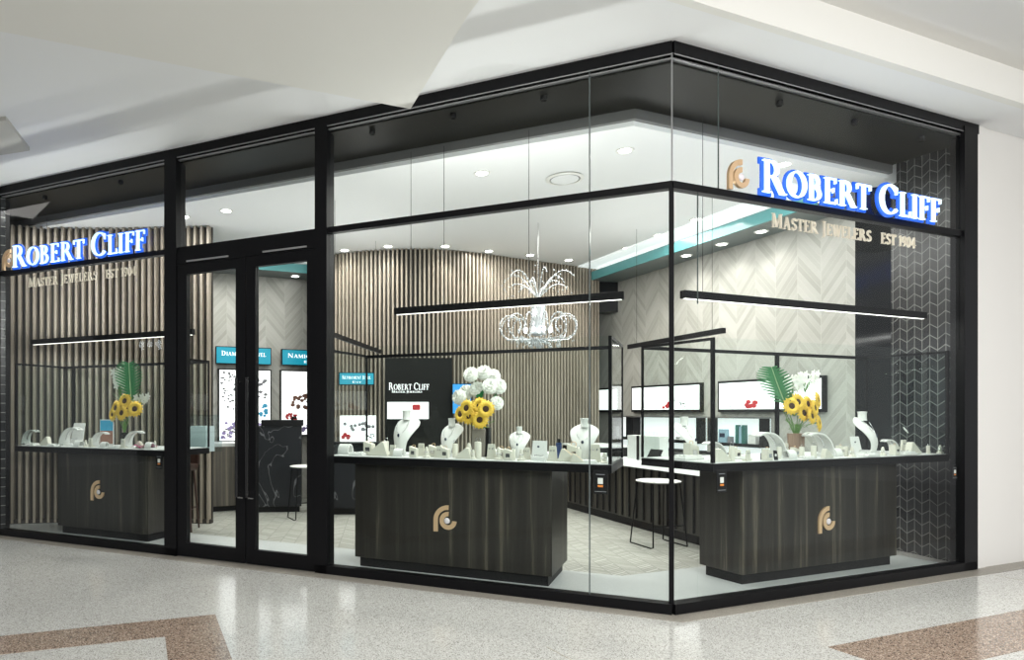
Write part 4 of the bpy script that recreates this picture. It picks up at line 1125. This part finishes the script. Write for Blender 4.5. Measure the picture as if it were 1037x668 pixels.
# third pair stands before the slat screen
fs = Frame((at(343, 9.35), 9.35), .06)
tealbox(fs, 0, 343, 379, 377, 390, 'teal lit sign in front of the slat screen, left end of the middle showcase', 'RETIREMENT JEWEL', 'EST')
t = empty('poster_lightbox', fs, 0, 0, .98); tag(t, 'lit poster with grey watch and red label beside the marble counter', 'poster')
MB().box(.02, .52, -.03, .02, 0, .36).build('poster', screen, t)
random.seed(3)
for m_, a, b_, c, d, n_, s_ in ((greyp, .08, .48, .16, .26, 16, .025), (red, .05, .14, .05, .1, 5, .03), (greyp, .36, .50, .04, .1, 9, .012)):
    q = MB()
    for i in range(n_): q.ball((random.uniform(a, b_), -.031, random.uniform(c, d)), s_, 6, 4, (1, .05, 1))
    q.build('printed_picture', m_, t)
# dark backdrop with the shop's name
fk = Frame((at(390, 9.3), 9.3), .0)
t = empty('name_backdrop', fk); tag(t, 'dark backdrop panel carrying small white shop lettering behind the middle showcase', 'backdrop')
dkp = mat('dark_backdrop', (.010, .0095, .009), .4, spec=.15)
MB().box(0, .93, 0, .06, 0, 2.14).build('panel', dkp, t)
one_mesh_text('ROBERT CLIFF', .05, FWorld.z(390, 394.5, 9.3), .56, .095, -.02, 0).build('lettering', sgold if False else signw, t)
one_mesh_text('MASTER JEWELERS', .09, FWorld.z(390, 397.5, 9.3), .42, .030, -.02, 0).build('lettering', signw, t)
MB().box(0.03, .60, -.05, -.0, FWorld.z(390, 424, 9.3), FWorld.z(390, 407, 9.3)).build('lit_shelf', screen, t)
q = MB()
for k in range(6): q.ball((.40+.03*(k % 3), -.052, 1.44+.03*(k//3)), .026, 8, 5, (1.1, .1, 1))
q.build('red_picture', red, t)
t = empty('blue_display', fk, at(458, 9.2)-at(390, 9.2), -.12, 1.36); tag(t, 'bright blue lit screen behind the white blooms of the middle bouquet', 'screen')
MB().box(0, .26, 0, .04, 0, .42).build('frame', blacks, t); MB().box(.005, .255, -.004, 0, .01, .41).build('display', bluescr, t)

# ------------------------------------------------------------------ chandelier
cz = 8.2
t = empty('chandelier', FWorld, at(545, cz), cz, 1.39+(HY-352)/FL*cz); tag(t, 'sparkling crystal chandelier with curling arms hung before the slat screen', 'chandelier')
z = lambda py: (352-py)/FL*cz
MB().tube([(0, 0, z(300)), (0, 0, ZC-(EYE+(HY-352)/FL*cz))], .004, 6).build('cable', steel, t)
MB().lathe([(.05, z(340)), (.085, z(338)), (.09, z(305)), (.06, z(302)), (0, z(301))], 24).build('crystal_column', crystal, t, smooth=True)
def bead_along(mb, pts, r):
    for p in pts: mb.ball(p, r, 6, 4)
for k in range(12):
    a = 2*PI*k/12; ca, sa = math.cos(a), math.sin(a)
    # lower curling arm: out, up and curled in
    pts = []
    for i in range(26):
        u = i/25; th = -PI/2+u*PI*1.75; rr = .17*(1-.45*u)
        R_ = .05+.27+rr*math.cos(th) if u > 0 else .05
        pts.append((R_*ca, R_*sa, z(330)+rr*math.sin(th)))
    pts = [(.03*ca, .03*sa, z(345)), (.16*ca, .16*sa, z(349))]+pts
    arm = MB().tube(pts, .005, 6).build('curled_arm', crystal, t, smooth=True)
    bm = MB(); bead_along(bm, pts[2::2], .012); bm.build('crystal_beads', crystal, arm, smooth=True)
    # upper spray arm
    pts = [((.03+.40*u*(1 if k % 2 else .8))*ca, (.03+.40*u*(1 if k % 2 else .8))*sa, z(300)+.25*math.sin(u*2.3)*(1.15 if k % 2 else .6)) for u in [i/9 for i in range(10)]]
    arm = MB().tube(pts, [.006-.0004*i for i in range(10)], 6).build('spray_arm', crystal, t, smooth=True)
    bm = MB(); bead_along(bm, pts[3::1], .010); bm.build('crystal_beads', crystal, arm, smooth=True)
for k in range(8):
    a = 2*PI*k/8+.2
    MB().ball((.16*math.cos(a), .16*math.sin(a), z(334)), .024, 8, 6, (1, 1, 1.3)).build('bulb', bulbm, t, smooth=True)
q = MB()
random.seed(11)
for k in range(110):
    a = random.uniform(0, 2*PI); r_ = random.uniform(.02, .30); q.ball((r_*math.cos(a), r_*math.sin(a), z(350)+.05*r_/.3+random.uniform(-.05, .08)), .013, 5, 4, (.7, .7, 1.5))
for k in range(90):
    a = random.uniform(0, 2*PI); r_ = random.uniform(.25, .46); q.ball((r_*math.cos(a), r_*math.sin(a), random.choice((z(300)+random.uniform(0, .3), z(340)+random.uniform(-.1, .25)))), .009, 5, 4)
q.build('crystal_drops', crystal, t, smooth=True)

# spotlights added under the black soffit to brighten the showcases
def added_spot(fr, x, d, tx, td, label, pw=26):
    t = empty('added_soffit_spot', fr, x, d, 3.799); tag(t, label, 'ceiling light', 'added spotlights in the black soffit')
    MB().lathe([(.026, 0), (.026, -.035), (.022, -.035), (.022, -.004)], 20).build('baffle', blacks, t, smooth=True)
    MB().lathe([(.02, -.012), (.02, -.006)], 16).build('lens', whiteL, t)
    spot(fr.w(x, d, 3.73), pw, math.radians(46), r=.05, blend=.6, aim=fr.w(tx, td, 1.15))
for k, (f, nm) in enumerate(((.2, 'left end'), (.5, 'middle'), (.8, 'right end'))):
    x = ms0+(ms1-ms0)*f; added_spot(FLt, x, .14, x, .5, 'small added soffit spotlight over the '+nm+' of the middle showcase')
    x = rs0+(rs1-rs0)*f; added_spot(FR, x, .14, x, .5, 'small added soffit spotlight over the '+nm+' of the right showcase')
for f, nm in ((.25, 'left half'), (.75, 'right half')):
    x = ls0+(ls1-ls0)*f; added_spot(FLt, x, .14, x, .45, 'small added soffit spotlight over the '+nm+' of the far left showcase', 24)
# dark walls added out of view to darken what the glass mirrors
dk = mat('added_dark_wall', (.05, .05, .055), .6, spec=.1)
struct('wall_added_left', MB().box(-9, 10, 0, .2, 0, 8.5), dk, Frame((-8.2, -5.2), math.atan2(.772, -.634)))
struct('wall_added_right', MB().box(-9, 9, 0, .2, 0, 8.5), dk, Frame((7.0, -6.2), math.atan2(.704, .709)))
# ------------------------------------------------------------------ light in the mall
w = bpy.data.worlds.new('world'); S.world = w; w.use_nodes = True
bg = w.node_tree.nodes['Background']; bg.inputs[0].default_value = (.96, .98, 1.0, 1); bg.inputs[1].default_value = .60
area((2.6, -2.5, 4.6), 820, 7.6, 3.2, 0, (1, .99, .97), aim=(.6, 5, .5))
area((5.5, 1.0, 3.9), 75, 3, 2, 0, (1, .98, .96), aim=(5, 6, 1))

# lit sign of a shop across the mall, seen only as a reflection in the left window
D_ = 3.2
xm = FLt.x(156, D_); zm = FLt.z(156, 347, D_)
t = empty('opposite_shop_sign', FLt, xm, -D_, zm, PI); tag(t, 'white lit lettering of the shop opposite, reflected in the far left window', 'sign')
MB().box(-1.4, 1.4, .03, .09, -.25, .25).build('sign_board', blacks, t)
cu = bpy.data.curves.new('lettering', 'FONT'); cu.body = 'opep'; cu.size = .21; cu.extrude = .01; cu.align_x = 'CENTER'; cu.align_y = 'CENTER'; cu.space_character = 1.75; cu.offset = .004
tmp = bpy.data.objects.new('tmp_text', cu); COL.objects.link(tmp); bpy.context.view_layer.update()
me = bpy.data.meshes.new_from_object(tmp); bpy.data.objects.remove(tmp)
me.materials.clear(); me.materials.append(em('opposite_sign_light', (.85, .95, 1), 40))
lt = bpy.data.objects.new('lettering', me); COL.objects.link(lt); lt.parent = t; lt.rotation_euler = (PI/2, 0, 0)
MB().box(-1.2, -1.14, .09, .16, -.25, 1.2).build('hanging_bracket', blacks, t); MB().box(1.14, 1.2, .09, .16, -.25, 1.2).build('hanging_bracket', blacks, t)
